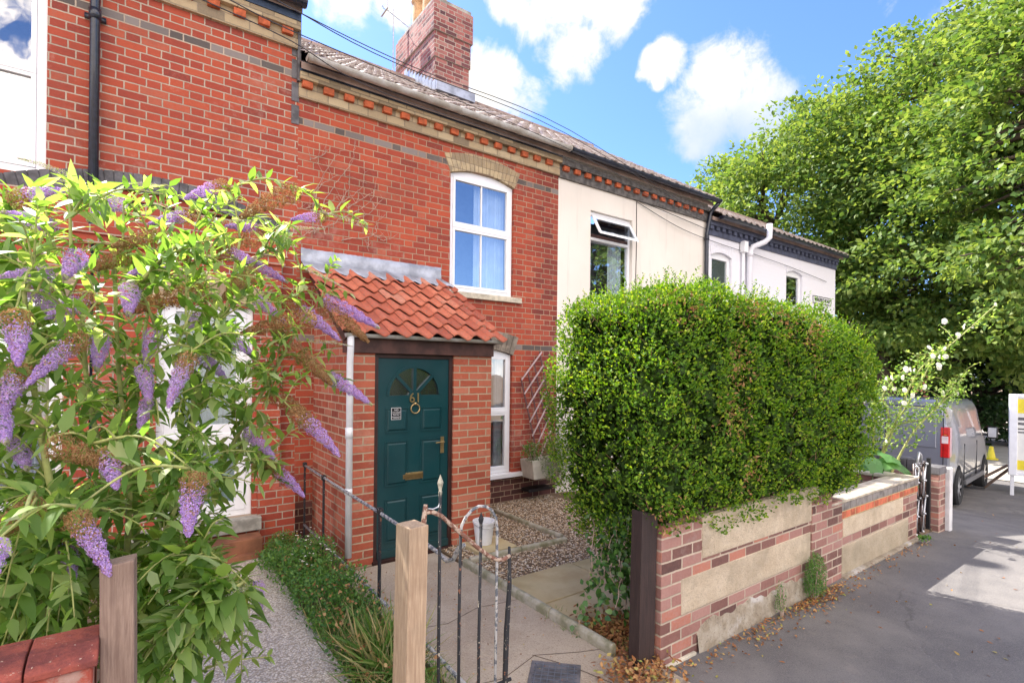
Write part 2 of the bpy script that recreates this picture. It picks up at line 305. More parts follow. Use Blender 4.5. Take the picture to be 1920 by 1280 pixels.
    def peb2(t):
        n = t.noise(t.pos, 130, 5, .75); n2 = t.noise(t.pos, 9, 6, .7); n3 = t.noise(t.pos, 1.7, 5)
        c = t.mix(t.sstep(n2, .3, .7), (.76, .64, .49), (.62, .50, .36)); c = t.mix(t.m('MULTIPLY', t.sstep(t.noise(t.pos, 60, 6, .8), .56, .64), .6), c, (.36, .27, .18)); c = t.mix(t.sstep(n, .58, .64), c, (.24, .17, .12)); c = t.mix(t.m('MULTIPLY', t.sstep(n3, .48, .66), .6), c, (.36, .29, .21)); fx = t.m('FLOORED_MODULO', t.xyz(t.pos)[0], .46); c = t.mix(t.m('MULTIPLY', t.sstep(fx, .012, .002), .5), c, (.66, .55, .42)); c = t.mix(t.m('MULTIPLY', t.sstep(t.m('ADD', t.xyz(t.pos)[2], t.m('MULTIPLY', t.m('SUBTRACT', n2, .5), .3)), .34, .2), .45), c, (.30, .26, .18))
        t.set(t.b.inputs['Base Color'], c); t.b.inputs['Roughness'].default_value = .95; bump(t, t.m('ADD', n, t.m('MULTIPLY', n2, 2)), 1.0, .014)
    g('rough_cast_panel', peb2)
    def oldst(t):
        n = t.noise(t.pos, 55, 6, .75); n2 = t.noise(t.pos, 6, 7, .7); n3 = t.noise(t.pos, 2.1, 5)
        c = t.mix(t.sstep(n2, .35, .65), (.42, .37, .30), (.26, .21, .15)); c = t.mix(t.sstep(n3, .56, .66), c, (.52, .49, .46)); c = t.mix(t.m('MULTIPLY', t.sstep(n, .56, .62), .6), c, (.12, .09, .07))
        t.set(t.b.inputs['Base Color'], c); t.b.inputs['Roughness'].default_value = .95; bump(t, t.m('ADD', n, n2), 1, .012)
    g('crumbling_mortar', oldst)
    def redc(t):
        n = t.noise(t.pos, 8, 7, .7); n2 = t.noise(t.pos, 80, 4, .7)
        c = t.mix(t.sstep(n, .35, .6), (.16, .045, .04), (.34, .085, .06)); c = t.mix(t.m('MULTIPLY', t.sstep(n, .60, .68), .7), c, (.42, .26, .22)); c = t.mix(t.sstep(n2, .64, .70), c, (.50, .38, .30))
        t.set(t.b.inputs['Base Color'], c); t.b.inputs['Roughness'].default_value = .85; bump(t, t.m('ADD', n, n2), .8, .006)
    g('red_coping', redc)
    def flake(t):
        n = t.noise(t.pos, 11, 6, .7); c = t.ramp(n, [(0, (.36, .07, .035)), (.50, (.34, .075, .05)), (.60, (.36, .21, .17)), (1, (.52, .40, .36))]); t.set(t.b.inputs['Base Color'], c); t.b.inputs['Roughness'].default_value = .9; bump(t, n, .8, .008)
    g('flaking_red_paint', flake)
    def vanp(t):
        t.set(t.b.inputs['Base Color'], (.25, .265, .31)); t.b.inputs['Metallic'].default_value = .55; t.b.inputs['Roughness'].default_value = .33; t.b.inputs['Coat Weight'].default_value = .6
    g('silver_van_paint', vanp)
    return out
G = groundmats()
M_hedge = leafmat('privet_leaf', [(0, (.045, .115, .014)), (.35, (.085, .19, .018)), (.75, (.16, .29, .025)), (1, (.34, .44, .05))], .40, .5, (1.8, 1.7, .4), .2)
M_hedgecore = simple('hedge_inner_leaves', (.035, .075, .015), .9, var=.4, scale=20, bumps=1.0)
M_treeleaf = leafmat('tree_leaf', [(0, (.07, .145, .034)), (.5, (.14, .225, .05)), (1, (.26, .33, .09))], .44, .5, (1.55, 1.45, .7), .25)
M_darkleaf = leafmat('dark_evergreen_leaf', [(0, (.02, .05, .015)), (1, (.05, .10, .025))], .2, .5)
M_bud = leafmat('buddleia_leaf', [(0, (.09, .18, .045)), (.4, (.165, .28, .07)), (.8, (.30, .42, .14)), (1, (.47, .55, .32))], .55, .45, (1.9, 1.85, .7), .35)
M_budstem = simple('buddleia_stem', (.34, .36, .12), .75, var=.35, scale=15)
M_weed = leafmat('weed_leaf', [(0, (.05, .14, .03)), (.6, (.09, .21, .04)), (1, (.18, .30, .06))], .35, .5)
M_grass = leafmat('grass_blade', [(0, (.08, .17, .03)), (.5, (.13, .23, .05)), (.7, (.32, .28, .13)), (1, (.45, .34, .19))], .35, .55)
M_purple = leafmat('purple_floret', [(0, (.38, .22, .55)), (.4, (.58, .40, .74)), (.85, (.74, .58, .85)), (1, (.68, .34, .52))], .35, .6, (1.1, 1., 1.2))
M_brownf = leafmat('withered_floret', [(0, (.26, .12, .05)), (.6, (.42, .24, .10)), (1, (.50, .36, .18))], .3, .8, (1.3, 1.1, .8))
M_budgr = leafmat('flower_bud', [(0, (.36, .40, .20)), (1, (.55, .55, .33))], .3, .7, (1.2, 1.2, .8))
M_wflower = leafmat('white_petal', [(0, (.75, .72, .66)), (1, (.88, .86, .80))], .4, .6, (1, 1, .9))
M_dryleaf = leafmat('fallen_leaf', [(0, (.16, .06, .03)), (.4, (.36, .15, .05)), (.8, (.52, .30, .12)), (1, (.30, .34, .08))], .2, .8, (1.2, 1, .7))
M_pebble = leafmat('flint_pebble', [(0, (.20, .13, .09)), (.3, (.45, .31, .19)), (.6, (.62, .49, .35)), (.85, (.38, .34, .31)), (1, (.80, .72, .60))], 0.0, .7)

# ------------------------------------------------------------ object helpers
origin = {}
def tag(o, label=None, cat=None, group=None, kind=None):
    if label: o['label'] = label
    if cat: o['category'] = cat
    if group: o['group'] = group
    if kind: o['kind'] = kind
    return o
def thing(name, label, cat, loc=(0, 0, 0), group=None, rot=None):
    o = bpy.data.objects.new(name, None); C.objects.link(o); o.location = loc; o.empty_display_size = .1
    if rot: o.rotation_euler = rot
    tag(o, label, cat, group); origin[o.name] = Vector(loc); return o
def link(name, me, parent=None):
    o = bpy.data.objects.new(name, me); C.objects.link(o)
    if parent is not None: o.parent = parent; origin[o.name] = origin[parent.name]
    else: origin[o.name] = Vector((0, 0, 0))
    return o
class MB:
    def __init__(s): s.v = []; s.f = []; s.mi = []; s.cur = 0
    def add(s, vs, fs):
        b = len(s.v); s.v += [tuple(v) for v in vs]; s.f += [tuple(b+i for i in f) for f in fs]; s.mi += [s.cur]*len(fs)
    def box(s, x0, x1, y0, y1, z0, z1):
        x0, x1 = sorted((x0, x1)); y0, y1 = sorted((y0, y1)); z0, z1 = sorted((z0, z1))
        s.add([(x0, y0, z0), (x1, y0, z0), (x1, y1, z0), (x0, y1, z0), (x0, y0, z1), (x1, y0, z1), (x1, y1, z1), (x0, y1, z1)],
              [(0, 3, 2, 1), (4, 5, 6, 7), (0, 1, 5, 4), (1, 2, 6, 5), (2, 3, 7, 6), (3, 0, 4, 7)]); return s
    def prism(s, pts, y0, y1):          # polygon in x,z extruded in y ; pts counter-clockwise seen from -Y
        n = len(pts); s.add([(x, y0, z) for x, z in pts]+[(x, y1, z) for x, z in pts],
            [tuple(range(n)), tuple(range(2*n-1, n-1, -1))]+[(i, i+n, (i+1) % n+n, (i+1) % n) for i in range(n)]); return s
    def quad(s, a, b, c, d): s.add([a, b, c, d], [(0, 1, 2, 3)]); return s
    def tube(s, path, r, n=8, cap=True):
        P = [Vector(p) for p in path]; rs = r if isinstance(r, (list, tuple)) else [r]*len(P); b = len(s.v); ref = None
        for i, p in enumerate(P):
            t = (P[min(i+1, len(P)-1)]-P[max(i-1, 0)]).normalized()
            if ref is None: ref = t.orthogonal().normalized()
            ref = (ref-t*ref.dot(t)).normalized() if (ref-t*ref.dot(t)).length > 1e-5 else t.orthogonal().normalized()
            bi = t.cross(ref)
            for k in range(n):
                a = 2*PI*k/n; s.v.append(tuple(p+(ref*math.cos(a)+bi*math.sin(a))*rs[i]))
        for i in range(len(P)-1):
            for k in range(n):
                k2 = (k+1) % n; s.f.append((b+i*n+k, b+i*n+k2, b+(i+1)*n+k2, b+(i+1)*n+k)); s.mi.append(s.cur)
        if cap:
            s.f.append(tuple(b+n-1-k for k in range(n))); s.f.append(tuple(b+(len(P)-1)*n+k for k in range(n))); s.mi += [s.cur]*2
        return s
    def lathe(s, c, prof, n=20):        # profile (r,z)
        b = len(s.v)
        for (r, z) in prof:
            for k in range(n): a = 2*PI*k/n; s.v.append((c[0]+r*math.cos(a), c[1]+r*math.sin(a), c[2]+z))
        for i in range(len(prof)-1):
            for k in range(n):
                k2 = (k+1) % n; s.f.append((b+i*n+k, b+i*n+k2, b+(i+1)*n+k2, b+(i+1)*n+k)); s.mi.append(s.cur)
        return s
    def build(s, name, mat, parent=None, smooth=False, bevel=0, local=False, recalc=True):
        me = bpy.data.meshes.new(name); off = Vector((0, 0, 0)) if (parent is None or local) else origin[parent.name]
        me.from_pydata([(v[0]-off[0], v[1]-off[1], v[2]-off[2]) for v in s.v], [], s.f)
        for m in (mat if isinstance(mat, (list, tuple)) else [mat]): me.materials.append(m)
        me.polygons.foreach_set('material_index', s.mi)
        if recalc:
            bm = bmesh.new(); bm.from_mesh(me); bmesh.ops.recalc_face_normals(bm, faces=bm.faces); bm.to_mesh(me); bm.free()
        if smooth: me.polygons.foreach_set('use_smooth', [True]*len(me.polygons))
        o = link(name, me, parent)
        if bevel:
            md = o.modifiers.new('bevel', 'BEVEL'); md.width = bevel; md.segments = 2; md.limit_method = 'ANGLE'
        return o
def struct(mb, name, mat, **k): return tag(mb.build(name, mat, **k), kind='structure')
def npmesh(name, V, Fs, mat, parent=None, smooth=False, local=False):
    """V (n,3) array, Fs list of (m,k) index arrays"""
    off = np.zeros(3) if (parent is None or local) else np.array(origin[parent.name])
    me = bpy.data.meshes.new(name); V = np.asarray(V, dtype=np.float64)-off
    me.vertices.add(len(V)); me.vertices.foreach_set('co', V.ravel())
    loops = np.concatenate([f.ravel() for f in Fs]); tot = np.concatenate([np.full(len(f), f.shape[1]) for f in Fs])
    st = np.concatenate([[0], np.cumsum(tot)[:-1]])
    me.loops.add(len(loops)); me.loops.foreach_set('vertex_index', loops.astype(np.int32))
    me.polygons.add(len(tot)); me.polygons.foreach_set('loop_start', st.astype(np.int32)); me.polygons.foreach_set('loop_total', tot.astype(np.int32))
    me.update(calc_edges=True); me.materials.append(mat)
    if smooth: me.polygons.foreach_set('use_smooth', [True]*len(tot))
    return link(name, me, parent)
def nrm(a): return a/np.maximum(np.linalg.norm(a, axis=-1, keepdims=True), 1e-9)
def leafarr(Cc, D, N, L, Wd, fold=.18):
    """diamond leaves folded on the midrib"""
    D = nrm(D); S = nrm(np.cross(D, N)); N = np.cross(S, D); n = len(Cc); L = np.broadcast_to(L, (n,))[:, None]; Wd = np.broadcast_to(Wd, (n,))[:, None]
    V = np.stack([Cc, Cc+D*L*.45+S*Wd*.5+N*Wd*fold, Cc+D*L, Cc+D*L*.45-S*Wd*.5+N*Wd*fold], 1).reshape(-1, 3)
    i = np.arange(n)[:, None]*4
    return V, [np.concatenate([i+[0, 1, 2], i+[0, 2, 3]])]
def longleaf(Cc, D, N, L, Wd, droop=.25, fold=.12):
    D = nrm(D); S = nrm(np.cross(D, N)); N = np.cross(S, D); n = len(Cc); L = np.broadcast_to(L, (n,))[:, None]; Wd = np.broadcast_to(Wd, (n,))[:, None]; dr = np.broadcast_to(droop, (n,))[:, None]
    def st(t, wf, sgn): return Cc+D*L*t-N*L*dr*t*t+S*Wd*.5*wf*sgn+N*Wd*fold*abs(sgn)*wf
    V = np.stack([Cc, st(.28, .95, 1), st(.28, 0, 0), st(.28, .95, -1), st(.65, .72, 1), st(.65, 0, 0), st(.65, .72, -1), st(1, 0, 0)], 1).reshape(-1, 3)
    i = np.arange(n)[:, None]*8
    T = np.concatenate([i+[0, 1, 2], i+[0, 2, 3], i+[4, 7, 5], i+[5, 7, 6]]); Q = np.concatenate([i+[1, 4, 5, 2], i+[2, 5, 6, 3]])
    return V, [T, Q]
def join_arr(parts):
    Vs = []; F = {}; b = 0
    for V, Fs in parts:
        Vs.append(V)
        for f in Fs: F.setdefault(f.shape[1], []).append(f+b)
        b += len(V)
    return np.concatenate(Vs), [np.concatenate(v) for v in F.values()]
def rv(n, s=1.0): return rng.normal(0, s, (n, 3))
def text_mesh(name, txt, size, mat, parent, loc, depth=.004, rotz=0, sx=1, align='CENTER'):
    cu = bpy.data.curves.new('t', 'FONT'); cu.body = txt; cu.size = size; cu.extrude = depth; cu.align_x = align; cu.align_y = 'CENTER'
    o = bpy.data.objects.new('t', cu); me = bpy.data.meshes.new_from_object(o)
    bpy.data.objects.remove(o); me.materials.clear(); me.materials.append(mat)
    X = Matrix.Translation(Vector(loc)-(origin[parent.name] if parent else Vector()))@Matrix.Rotation(rotz, 4, 'Z')@Matrix.Rotation(PI/2, 4, 'X')@Matrix.Diagonal((sx, 1, 1, 1))
    me.transform(X); me.name = name; return link(name, me, parent)
#PART2
# ============================================================ GROUND
def zg(x):
    pts = [(-60, 0), (7.3, 0), (8.3, -.06), (12.4, -.59), (15.5, -.70), (25, -.78), (60, -1.2), (400, -2)]
    for (a, za), (b, zb) in zip(pts, pts[1:]):
        if x <= b: return za+(zb-za)*(x-a)/(b-a)
    return pts[-1][1]
def sheet(name, x0, x1, y0, y1, dz, mat, nx=40, kind='structure'):
    mb = MB(); xs = [x0+(x1-x0)*i/nx for i in range(nx+1)]
    xs = sorted(set(xs+[a for a in (7.3, 8.3, 12.4, 15.5, 25) if x0 < a < x1]))
    for a, b in zip(xs, xs[1:]): mb.quad((a, y0, zg(a)+dz), (b, y0, zg(b)+dz), (b, y1, zg(b)+dz), (a, y1, zg(a)+dz))
    o = mb.build(name, mat)
    return tag(o, kind=kind)
sheet('ground', -300, 400, -300, 400, -.16, G['soil'], 60)
sheet('pavement', -12, 40, -.9, 2.06, 0, G['asphalt'], 60)
sheet('road', -60, 120, -8, -1.04, -.12, G['asphalt'], 40)
mb = MB(); mb.box(-12, 7.3, -1.04, -.9, -.2, .004); struct(mb, 'kerb', M_conc)
sheet('forecourt', 8.35, 40, 2.06, 14, -.008, G['asphalt'], 40)
sheet('far_road', 17.2, 60, -8, 24, .01, simple('pale_sunlit_road', (.42, .38, .33), .9, var=.15, scale=2), 30)  # sunlight on the far ground put into a paler road colour
mb = MB(); mb.box(-2.6, 8.3, 2.06, 5.9, -.15, .012); struct(mb, 'garden_soil', G['soil'])
# left path of pebble aggregate
mb = MB(); mb.box(.12, 1.02, 1.7, 5.6, -.1, .05); struct(mb, 'pebble_path', G['pebble_aggregate'])
mb = MB(); mb.box(1.46, 2.44, 1.55, 4.55, -.1, .055); mb.box(2.44, 2.62, 1.55, 2.25, -.1, .052); struct(mb, 'concrete_path', G['worn_concrete'])
mb = MB(); mb.tube([(1.50, 2.52, .057), (1.75, 2.46, .058), (2.05, 2.55, .058), (2.3, 2.42, .058), (2.45, 2.36, .058)], .0018, 4)
mb.tube([(2.04, 2.56, .058), (2.16, 2.32, .058), (2.24, 2.05, .058)], .0018, 4); mb.tube([(1.5, 3.3, .057), (1.8, 3.22, .058), (2.1, 3.31, .058), (2.43, 3.25, .058)], .0015, 4)
struct(mb, 'path_crack', simple('crack_dirt', (.12, .09, .07), .9))
mb = MB(); mb.box(2.5, 5.3, 2.62, 5.84, -.05, .035); struct(mb, 'gravel_bed', G['soil'])
# ============================================================ HOUSES
F = 5.85
def wall(mb, x0, x1, z0, z1, yf, holes=(), depth=.11):
    xs = sorted({x0, x1, *[h[0] for h in holes], *[h[1] for h in holes]}); zs = sorted({z0, z1, *[h[2] for h in holes], *[h[3] for h in holes]})
    xs = [x for x in xs if x0 <= x <= x1]; zs = [z for z in zs if z0 <= z <= z1]
    for a, b in zip(xs, xs[1:]):
        for c, d in zip(zs, zs[1:]):
            if any(h[0] <= (a+b)/2 <= h[1] and h[2] <= (c+d)/2 <= h[3] for h in holes): continue
            mb.add([(a, yf, c), (b, yf, c), (b, yf, d), (a, yf, d)], [(0, 1, 2, 3)])
    for (a, b, c, d) in holes:
        y2 = yf+depth
        mb.add([(a, yf, c), (b, yf, c), (b, yf, d), (a, yf, d), (a, y2, c), (b, y2, c), (b, y2, d), (a, y2, d)], [(0, 4, 5, 1), (1, 5, 6, 2), (2, 6, 7, 3), (3, 7, 4, 0)])
def shell(mb, x0, x1, z0, z1, y1, yf=F):
    mb.quad((x0, yf, z0), (x0, y1, z0), (x0, y1, z1), (x0, yf, z1)); mb.quad((x1, yf, z0), (x1, yf, z1), (x1, y1, z1), (x1, y1, z0)); mb.quad((x0, y1, z0), (x1, y1, z0), (x1, y1, z1), (x0, y1, z1))
def window(parent, x0, x1, z0, z1, y, split=None, bars=(), arch=0, name='window', fr=.055, glass=None, curtain=(), bars2=None, frame_mat=None, sash=.035):
    """white frame with a transom at split; bars = x fractions of glazing bars"""
    mb = MB()
    if arch:
        n = 14; outer = [(x0, z0)]+[(x1, z0)]+[(x1-(x1-x0)*i/n, z1-arch+arch*(1-(2*i/n-1)**2)) for i in range(n+1)]
        ix0, ix1 = x0+fr, x1-fr; zt = z1-arch-fr*.5
        mb.box(x0, x0+fr, y, y+.07, z0, zt); mb.box(x1-fr, x1, y, y+.07, z0, zt); mb.box(ix0, ix1, y+.001, y+.07, z0, z0+fr)
        top = [(x0, zt), (x1, zt)]+[(x1-(x1-x0)*i/n, z1-arch+arch*(1-(2*i/n-1)**2)) for i in range(n+1)]
        mb.prism(top, y, y+.07)
    else:
        zt = z1-fr; mb.box(x0, x0+fr, y, y+.07, z0, z1); mb.box(x1-fr, x1, y, y+.07, z0, z1); mb.box(x0+fr, x1-fr, y+.001, y+.07, z0, z0+fr); mb.box(x0+fr, x1-fr, y+.001, y+.07, zt, z1)
    f = mb.build(name, frame_mat or M_upvc, parent, bevel=.004)
    lights = []
    if split: lights = [(z0+fr, split-.02), (split+.02, zt)]; m2 = MB(); m2.box(x0+fr, x1-fr, y-.012, y+.06, split-.022, split+.022); m2.build('transom', frame_mat or M_upvc, f, bevel=.004)
    else: lights = [(z0+fr, zt)]
    for (a, b) in lights:
        m2 = MB(); s = sash; X0, X1 = x0+fr, x1-fr
        m2.box(X0, X0+s, y-.008, y+.05, a, b); m2.box(X1-s, X1, y-.008, y+.05, a, b); m2.box(X0+s, X1-s, y-.007, y+.05, a, a+s); m2.box(X0+s, X1-s, y-.007, y+.05, b-s, b)
        for t in bars: c = X0+(X1-X0)*t; m2.box(c-.009, c+.009, y+.004, y+.03, a+s, b-s)
        m2.build('sash', frame_mat or M_upvc, f, bevel=.003)
        g = MB(); g.quad((X0+s, y+.02, a+s), (X1-s, y+.02, a+s), (X1-s, y+.02, b-s), (X0+s, y+.02, b-s)); g.build('pane', glass or M_glass, f)
    for (c0, c1) in curtain:
        g = MB(); n = 40; xa, xb = x0+fr+(x1-x0-2*fr)*c0, x0+fr+(x1-x0-2*fr)*c1; pts = [(xa+(xb-xa)*i/n, y+.14+.018*math.sin(i*1.7)) for i in range(n+1)]
        for p, q in zip(pts, pts[1:]): g.quad((p[0], p[1], z0), (q[0], q[1], z0), (q[0], q[1], zt), (p[0], p[1], zt))
        g.build('curtain', M_curtain, f, smooth=True)
    g = MB(); g.quad((x0, y+.5, z0), (x1, y+.5, z0), (x1, y+.5, z1), (x0, y+.5, z1)); g.build('dark_backing', M_dark, f)  # dark sheet behind the glass, painted as the unlit room
    return f
def arch_piece(mb, x0, x1, zs, rise, th, y0, y1, n=15, splay=.05, gap=.0035):
    """segmental arch of separate voussoirs; spring at zs, crown at zs+rise"""
    def pt(t, o): x = x0+(x1-x0)*t; ex = (2*t-1)*splay*o/th; return (x+ex, zs+rise*(1-(2*t-1)**2)+o)
    for i in range(n):
        g = gap/(x1-x0); a, b = i/n+g, (i+1)/n-g
        mb.prism([pt(a, 0), pt(b, 0), pt(b, th), pt(a, th)], y0, y1)
    for i in range(n):
        a, b = i/n, (i+1)/n; mb.prism([pt(a, .004), pt(b, .004), pt(b, th-.004), pt(a, th-.004)], y0+.006, y1-.004)
def pantiles(name, x0, x1, ya, za, yb, zb, nx, ny, mat, parent, amp=.022, step=.02, res=10, th=.012, smooth=True):
    """interlocking tiles laid up a slope from (ya,za) to (yb,zb)"""
    sl = Vector((0, yb-ya, zb-za)); Ls = sl.length; d = sl/Ls; nn = Vector((0, -d.z, d.y)); tw = (x1-x0)/nx; cl = Ls/ny
    Vv = []; Q = []
    for j in range(ny):
        for i in range(nx):
            b = len(Vv); jit = rnd.uniform(-.0025, .0025); jl = rnd.uniform(-.006, .006)
            for r, (l, h) in enumerate([(j*cl-.01+jl, -th), (j*cl-.01+jl, 0), (j*cl+cl*.5, 0), ((j+1)*cl+.03, 0)]):
                for k in range(res+1):
                    t = k/res; ph = 2*PI*(t*.97+.02)
                    wv = amp*(math.sin(ph)+.22*math.sin(2*ph)); hh = step*(1-(l-j*cl)/cl)+h+wv+jit+.004*t
                    P = Vector((x0+(i+t)*tw, ya, za))+d*l+nn*hh; Vv.append(tuple(P))
            for r in range(3):
                for k in range(res): a = b+r*(res+1)+k; Q.append((a, a+1, a+res+2, a+res+1))
    o = npmesh(name, np.array(Vv), [np.array(Q)], mat, parent, smooth=smooth); return o
def gutter(name, x0, x1, y, z, mat, parent, r=.055, brackets=True):
    mb = MB(); n = 10; b = []
    for k in range(n+1): a = PI+PI*k/n; b.append((r*math.cos(a), r*math.sin(a)))
    b2 = [(p[0]*.86, p[1]*.86) for p in b[::-1]]; prof = b+b2
    m = len(prof); mb.add([(x0, y+p[0], z+p[1]) for p in prof]+[(x1, y+p[0], z+p[1]) for p in prof], [(i, (i+1) % m, m+(i+1) % m, m+i) for i in range(m)])
    mb.add([(x0, y+p[0], z+p[1]) for p in b], [tuple(range(n+1))]); mb.add([(x1, y+p[0], z+p[1]) for p in b], [tuple(range(n+1))])
    if brackets:
        L = x1-x0; k = max(1, int(L/.9))
        for i in range(k+1):
            c = x0+.03+(L-.06)*i/k; q = [(p[0]*1.09, p[1]*1.09) for p in b]; mm = n+1
            mb.add([(c-.02, y+p[0], z+p[1]) for p in q]+[(c+.02, y+p[0], z+p[1]) for p in q], [(i2, i2+1, mm+i2+1, mm+i2) for i2 in range(n)])
    return mb.build(name, mat, parent, smooth=False, recalc=True)
def cornice(h, x0, x1, z, buff, dent, upper, pitch=.225, xd=None, drop=.0):
    mb = MB(); mb.box(x0, x1, F-.035, F+.05, z, z+.10); mb.build('corbel_course', buff, h, bevel=.004)
    mb = MB(); mb.box(x0, x1, F-.022, F+.05, z+.10, z+.175); mb.build('recessed_course', buff, h)
    x = xd if xd is not None else x0+.05
    while x < x1-.1:
        mb = MB(); mb.box(x, x+.108, F-.075, F-.022, z+.102+rnd.uniform(-.002, .002), z+.172); mb.build('dentil_brick', dent, h, bevel=.005); x += pitch
    mb = MB(); mb.box(x0, x1, F-.09, F+.05, z+.175, z+.26); mb.build('upper_course', upper, h, bevel=.005)
RIDGE_Y, EAVE_Y = 9.0, 5.61
def roof(h, x0, x1, ze, zr, mat, nx, ny=12, yr=RIDGE_Y, ye=EAVE_Y, amp=.02):
    pantiles('tiled_roof', x0, x1, ye, ze, yr, zr, nx, ny, mat, h, amp=amp, step=.028, res=8, th=.02)
    mb = MB(); mb.prism([(ye+.1, ze-.03), (yr, zr-.05), (2*yr-ye, ze-.05), (2*yr-ye, ze-.12), (yr, zr-.12), (ye+.1, ze-.1)], x0, x1)
    mb.v = [(v[1], v[0], v[2]) for v in mb.v]; mb.build('roof_deck', M_rooffar, h)
    mb = MB(); n = max(2, int((x1-x0)/.45))
    for i in range(n):
        a = x0+(x1-x0)*i/n; b = x0+(x1-x0)*(i+1)/n-.01; q = [(yr+.12*math.cos(t), zr-.03+.1*math.sin(t)) for t in [PI*k/8 for k in range(9)]]
        mb.add([(a, y_, z_) for y_, z_ in q]+[(b, y_, z_) for y_, z_ in q], [(k, k+1, k+10, k+9) for k in range(8)])
    mb.build('ridge_tiles', M_rooffar, h)

# ---------------- neighbouring brick house on the left
hl = thing('brick_house', 'red brick terraced house at the left edge with a white window and black downpipe', 'house', (-1.0, F, 0), 'houses of the terrace')
X0, X1 = -3.4, 1.38; ZC = 5.29
mb = MB(); wall(mb, X0, X1, 3.35, 5.62, F, [(-1.75, -.63, 3.44, 5.15)], .09); wall(mb, 1.215, X1, -.1, 3.35, F); shell(mb, X0, X1, 0, 5.62, 12.4)
mb.build('wall', M_brickL, hl)
mb = MB(); wall(mb, X0, 1.21, -.1, 3.3, F-.1, [(.15, .955, .37, 2.44), (-1.6, -.5, .75, 2.44)], .10); mb.quad((1.21, F-.1, -.1), (1.21, F, -.1), (1.21, F, 3.3), (1.21, F-.1, 3.3)); mb.quad((X0, F-.1, 3.3), (1.21, F-.1, 3.3), (1.21, F, 3.3), (X0, F, 3.3))
mb.build('ground_floor_wall', M_brickL, hl)
mb = MB(); mb.box(1.0, 1.36, F-.13, F, -.1, .62); mb.build('plinth', M_brickL, hl)
mb = MB(); mb.box(X0, 1.26, F-.15, F-.1, 2.98, 3.06); mb.box(X0, 1.24, F-.13, F-.1, 2.90, 2.98); mb.build('string_course', M_brickL, hl, bevel=.004)
mb = MB(); arch_piece(mb, -1.05, 1.26, 3.15, .29, .16, F-.035, F+.02, 34, .05, .004); mb.build('dark_brick_arch', M_bluebrick, hl, bevel=.002)
mb = MB(); arch_piece(mb, .10, 1.0, 2.42, .12, .2, F-.125, F-.06, 15, .05); mb.build('door_arch', M_buff, hl)
mb = MB(); arch_piece(mb, -1.65, -.45, 2.42, .12, .2, F-.125, F-.06, 17, .05); mb.build('window_arch', M_buff, hl)
cornice(hl, X0, X1, ZC-.05, M_buff, M_redhead, M_buff, xd=-3.3)
mb = MB()
for i in range(4): mb.box(X1-.07, X1+.006, F-.008, F+.03, 3.35+.0+i*0+ (1.10+i*.24), 3.35+1.10+.2+i*.24)
mb.box(X1-.02, X1+.012, F-.05, F+.3, 4.9, 5.62); mb.build('dark_quoin_bricks', M_bluebrick, hl)
gutter('gutter', X0, X1+.02, F-.22, 5.64, M_pipeblk, hl, r=.06)
mb = MB(); mb.box(X0, X1, F-.10, F+.02, 5.50, 5.63); mb.build('fascia_board', M_fascia, hl)
roof(hl, X0, X1, 5.66, 7.83, M_rooftile, 21)
window(hl, -1.75, -.63, 3.44, 5.15, F+.05, split=4.32, bars=(.5,), curtain=((0, .3),), fr=.07)
window(hl, -1.6, -.5, .75, 2.5, F-.04, split=1.9, bars=(.5,), curtain=((0, .35), (.65, 1)))
mb = MB(); mb.box(-1.7, -.42, F-.16, F, .67, .745); mb.build('window_sill', M_upvc, hl, bevel=.006)
dr = window(hl, .15, .955, .37, 2.52, F-.045, split=1.18, name='door', fr=.06, sash=.09, glass=M_glassobs, curtain=((0, 1),))
mb = MB(); mb.box(.865, .905, F-.075, F-.05, 1.28, 1.5); mb.box(.80, .90, F-.10, F-.085, 1.385, 1.405); mb.build('handle', M_brass, dr, bevel=.003)
mb = MB(); mb.box(-.05, 1.03, F-.2, F-.0, .235, .365); mb.build('door_sill', M_conc, hl, bevel=.008)
mb = MB(); mb.tube([(-.315, F-.065, .05), (-.315, F-.065, 5.3), (-.315, F-.12, 5.55), (-.315, F-.15, 5.62)], .037, 12)
for z in (1.2, 3.0, 4.85): mb.tube([(-.315, F-.065, z), (-.315, F-.065, z+.09)], .046, 12); mb.box(-.39, -.24, F-.03, F, z+.02, z+.06)
mb.build('downpipe', M_pipeblk, hl, smooth=True)
st_ = MB(); st_.box(-.02, 1.0, 5.42, 5.64, .05, .225); st_.box(.0, 1.03, 5.36, 5.43, .05, .10)
tag(st_.build('door_step', M_ply, bevel=.006), 'reddish timber step below the white door of the left house', 'step')

# ---------------- the house with the teal door
h = thing('brick_house', 'red brick terraced house with an orange tiled porch and a teal front door', 'house', (3.2, F, 0), 'houses of the terrace')
X0, X1 = 1.38, 5.06; ZC = 4.72
mb = MB(); wall(mb, X0, X1, -.1, 4.98, F, [(3.24, 4.25, 2.86, 4.46), (3.30, 4.25, .43, 2.14)], .09); shell(mb, X0, X1, 0, 4.98, 12.4); mb.build('wall', M_brick, h)
mb = MB(); arch_piece(mb, 3.235, 4.255, 4.38, .09, .22, F-.008, F+.085, 17, .09); ar = mb.build('window_arch', M_buff, h)
mb = MB(); arch_piece(mb, 3.30, 4.26, 2.06, .08, .25, F-.008, F+.085, 13, .09); mb.build('window_arch', simple('sooty_buff_brick', (.24, .20, .16), .9, var=.45, scale=7, bumps=.4), h)
window(h, 3.245, 4.245, 2.865, 4.47, F+.045, split=3.72, bars=(.5,), arch=.09, curtain=((.45, 1), (0, .12)))
window(h, 3.305, 4.245, .435, 2.14, F+.045, split=1.28, bars=(), arch=.08, curtain=((0, .15), (.85, 1)))
mb = MB(); mb.box(3.16, 4.37, F-.05, F+.06, 2.785, 2.862); mb.build('window_sill', M_stone, h, bevel=.008)
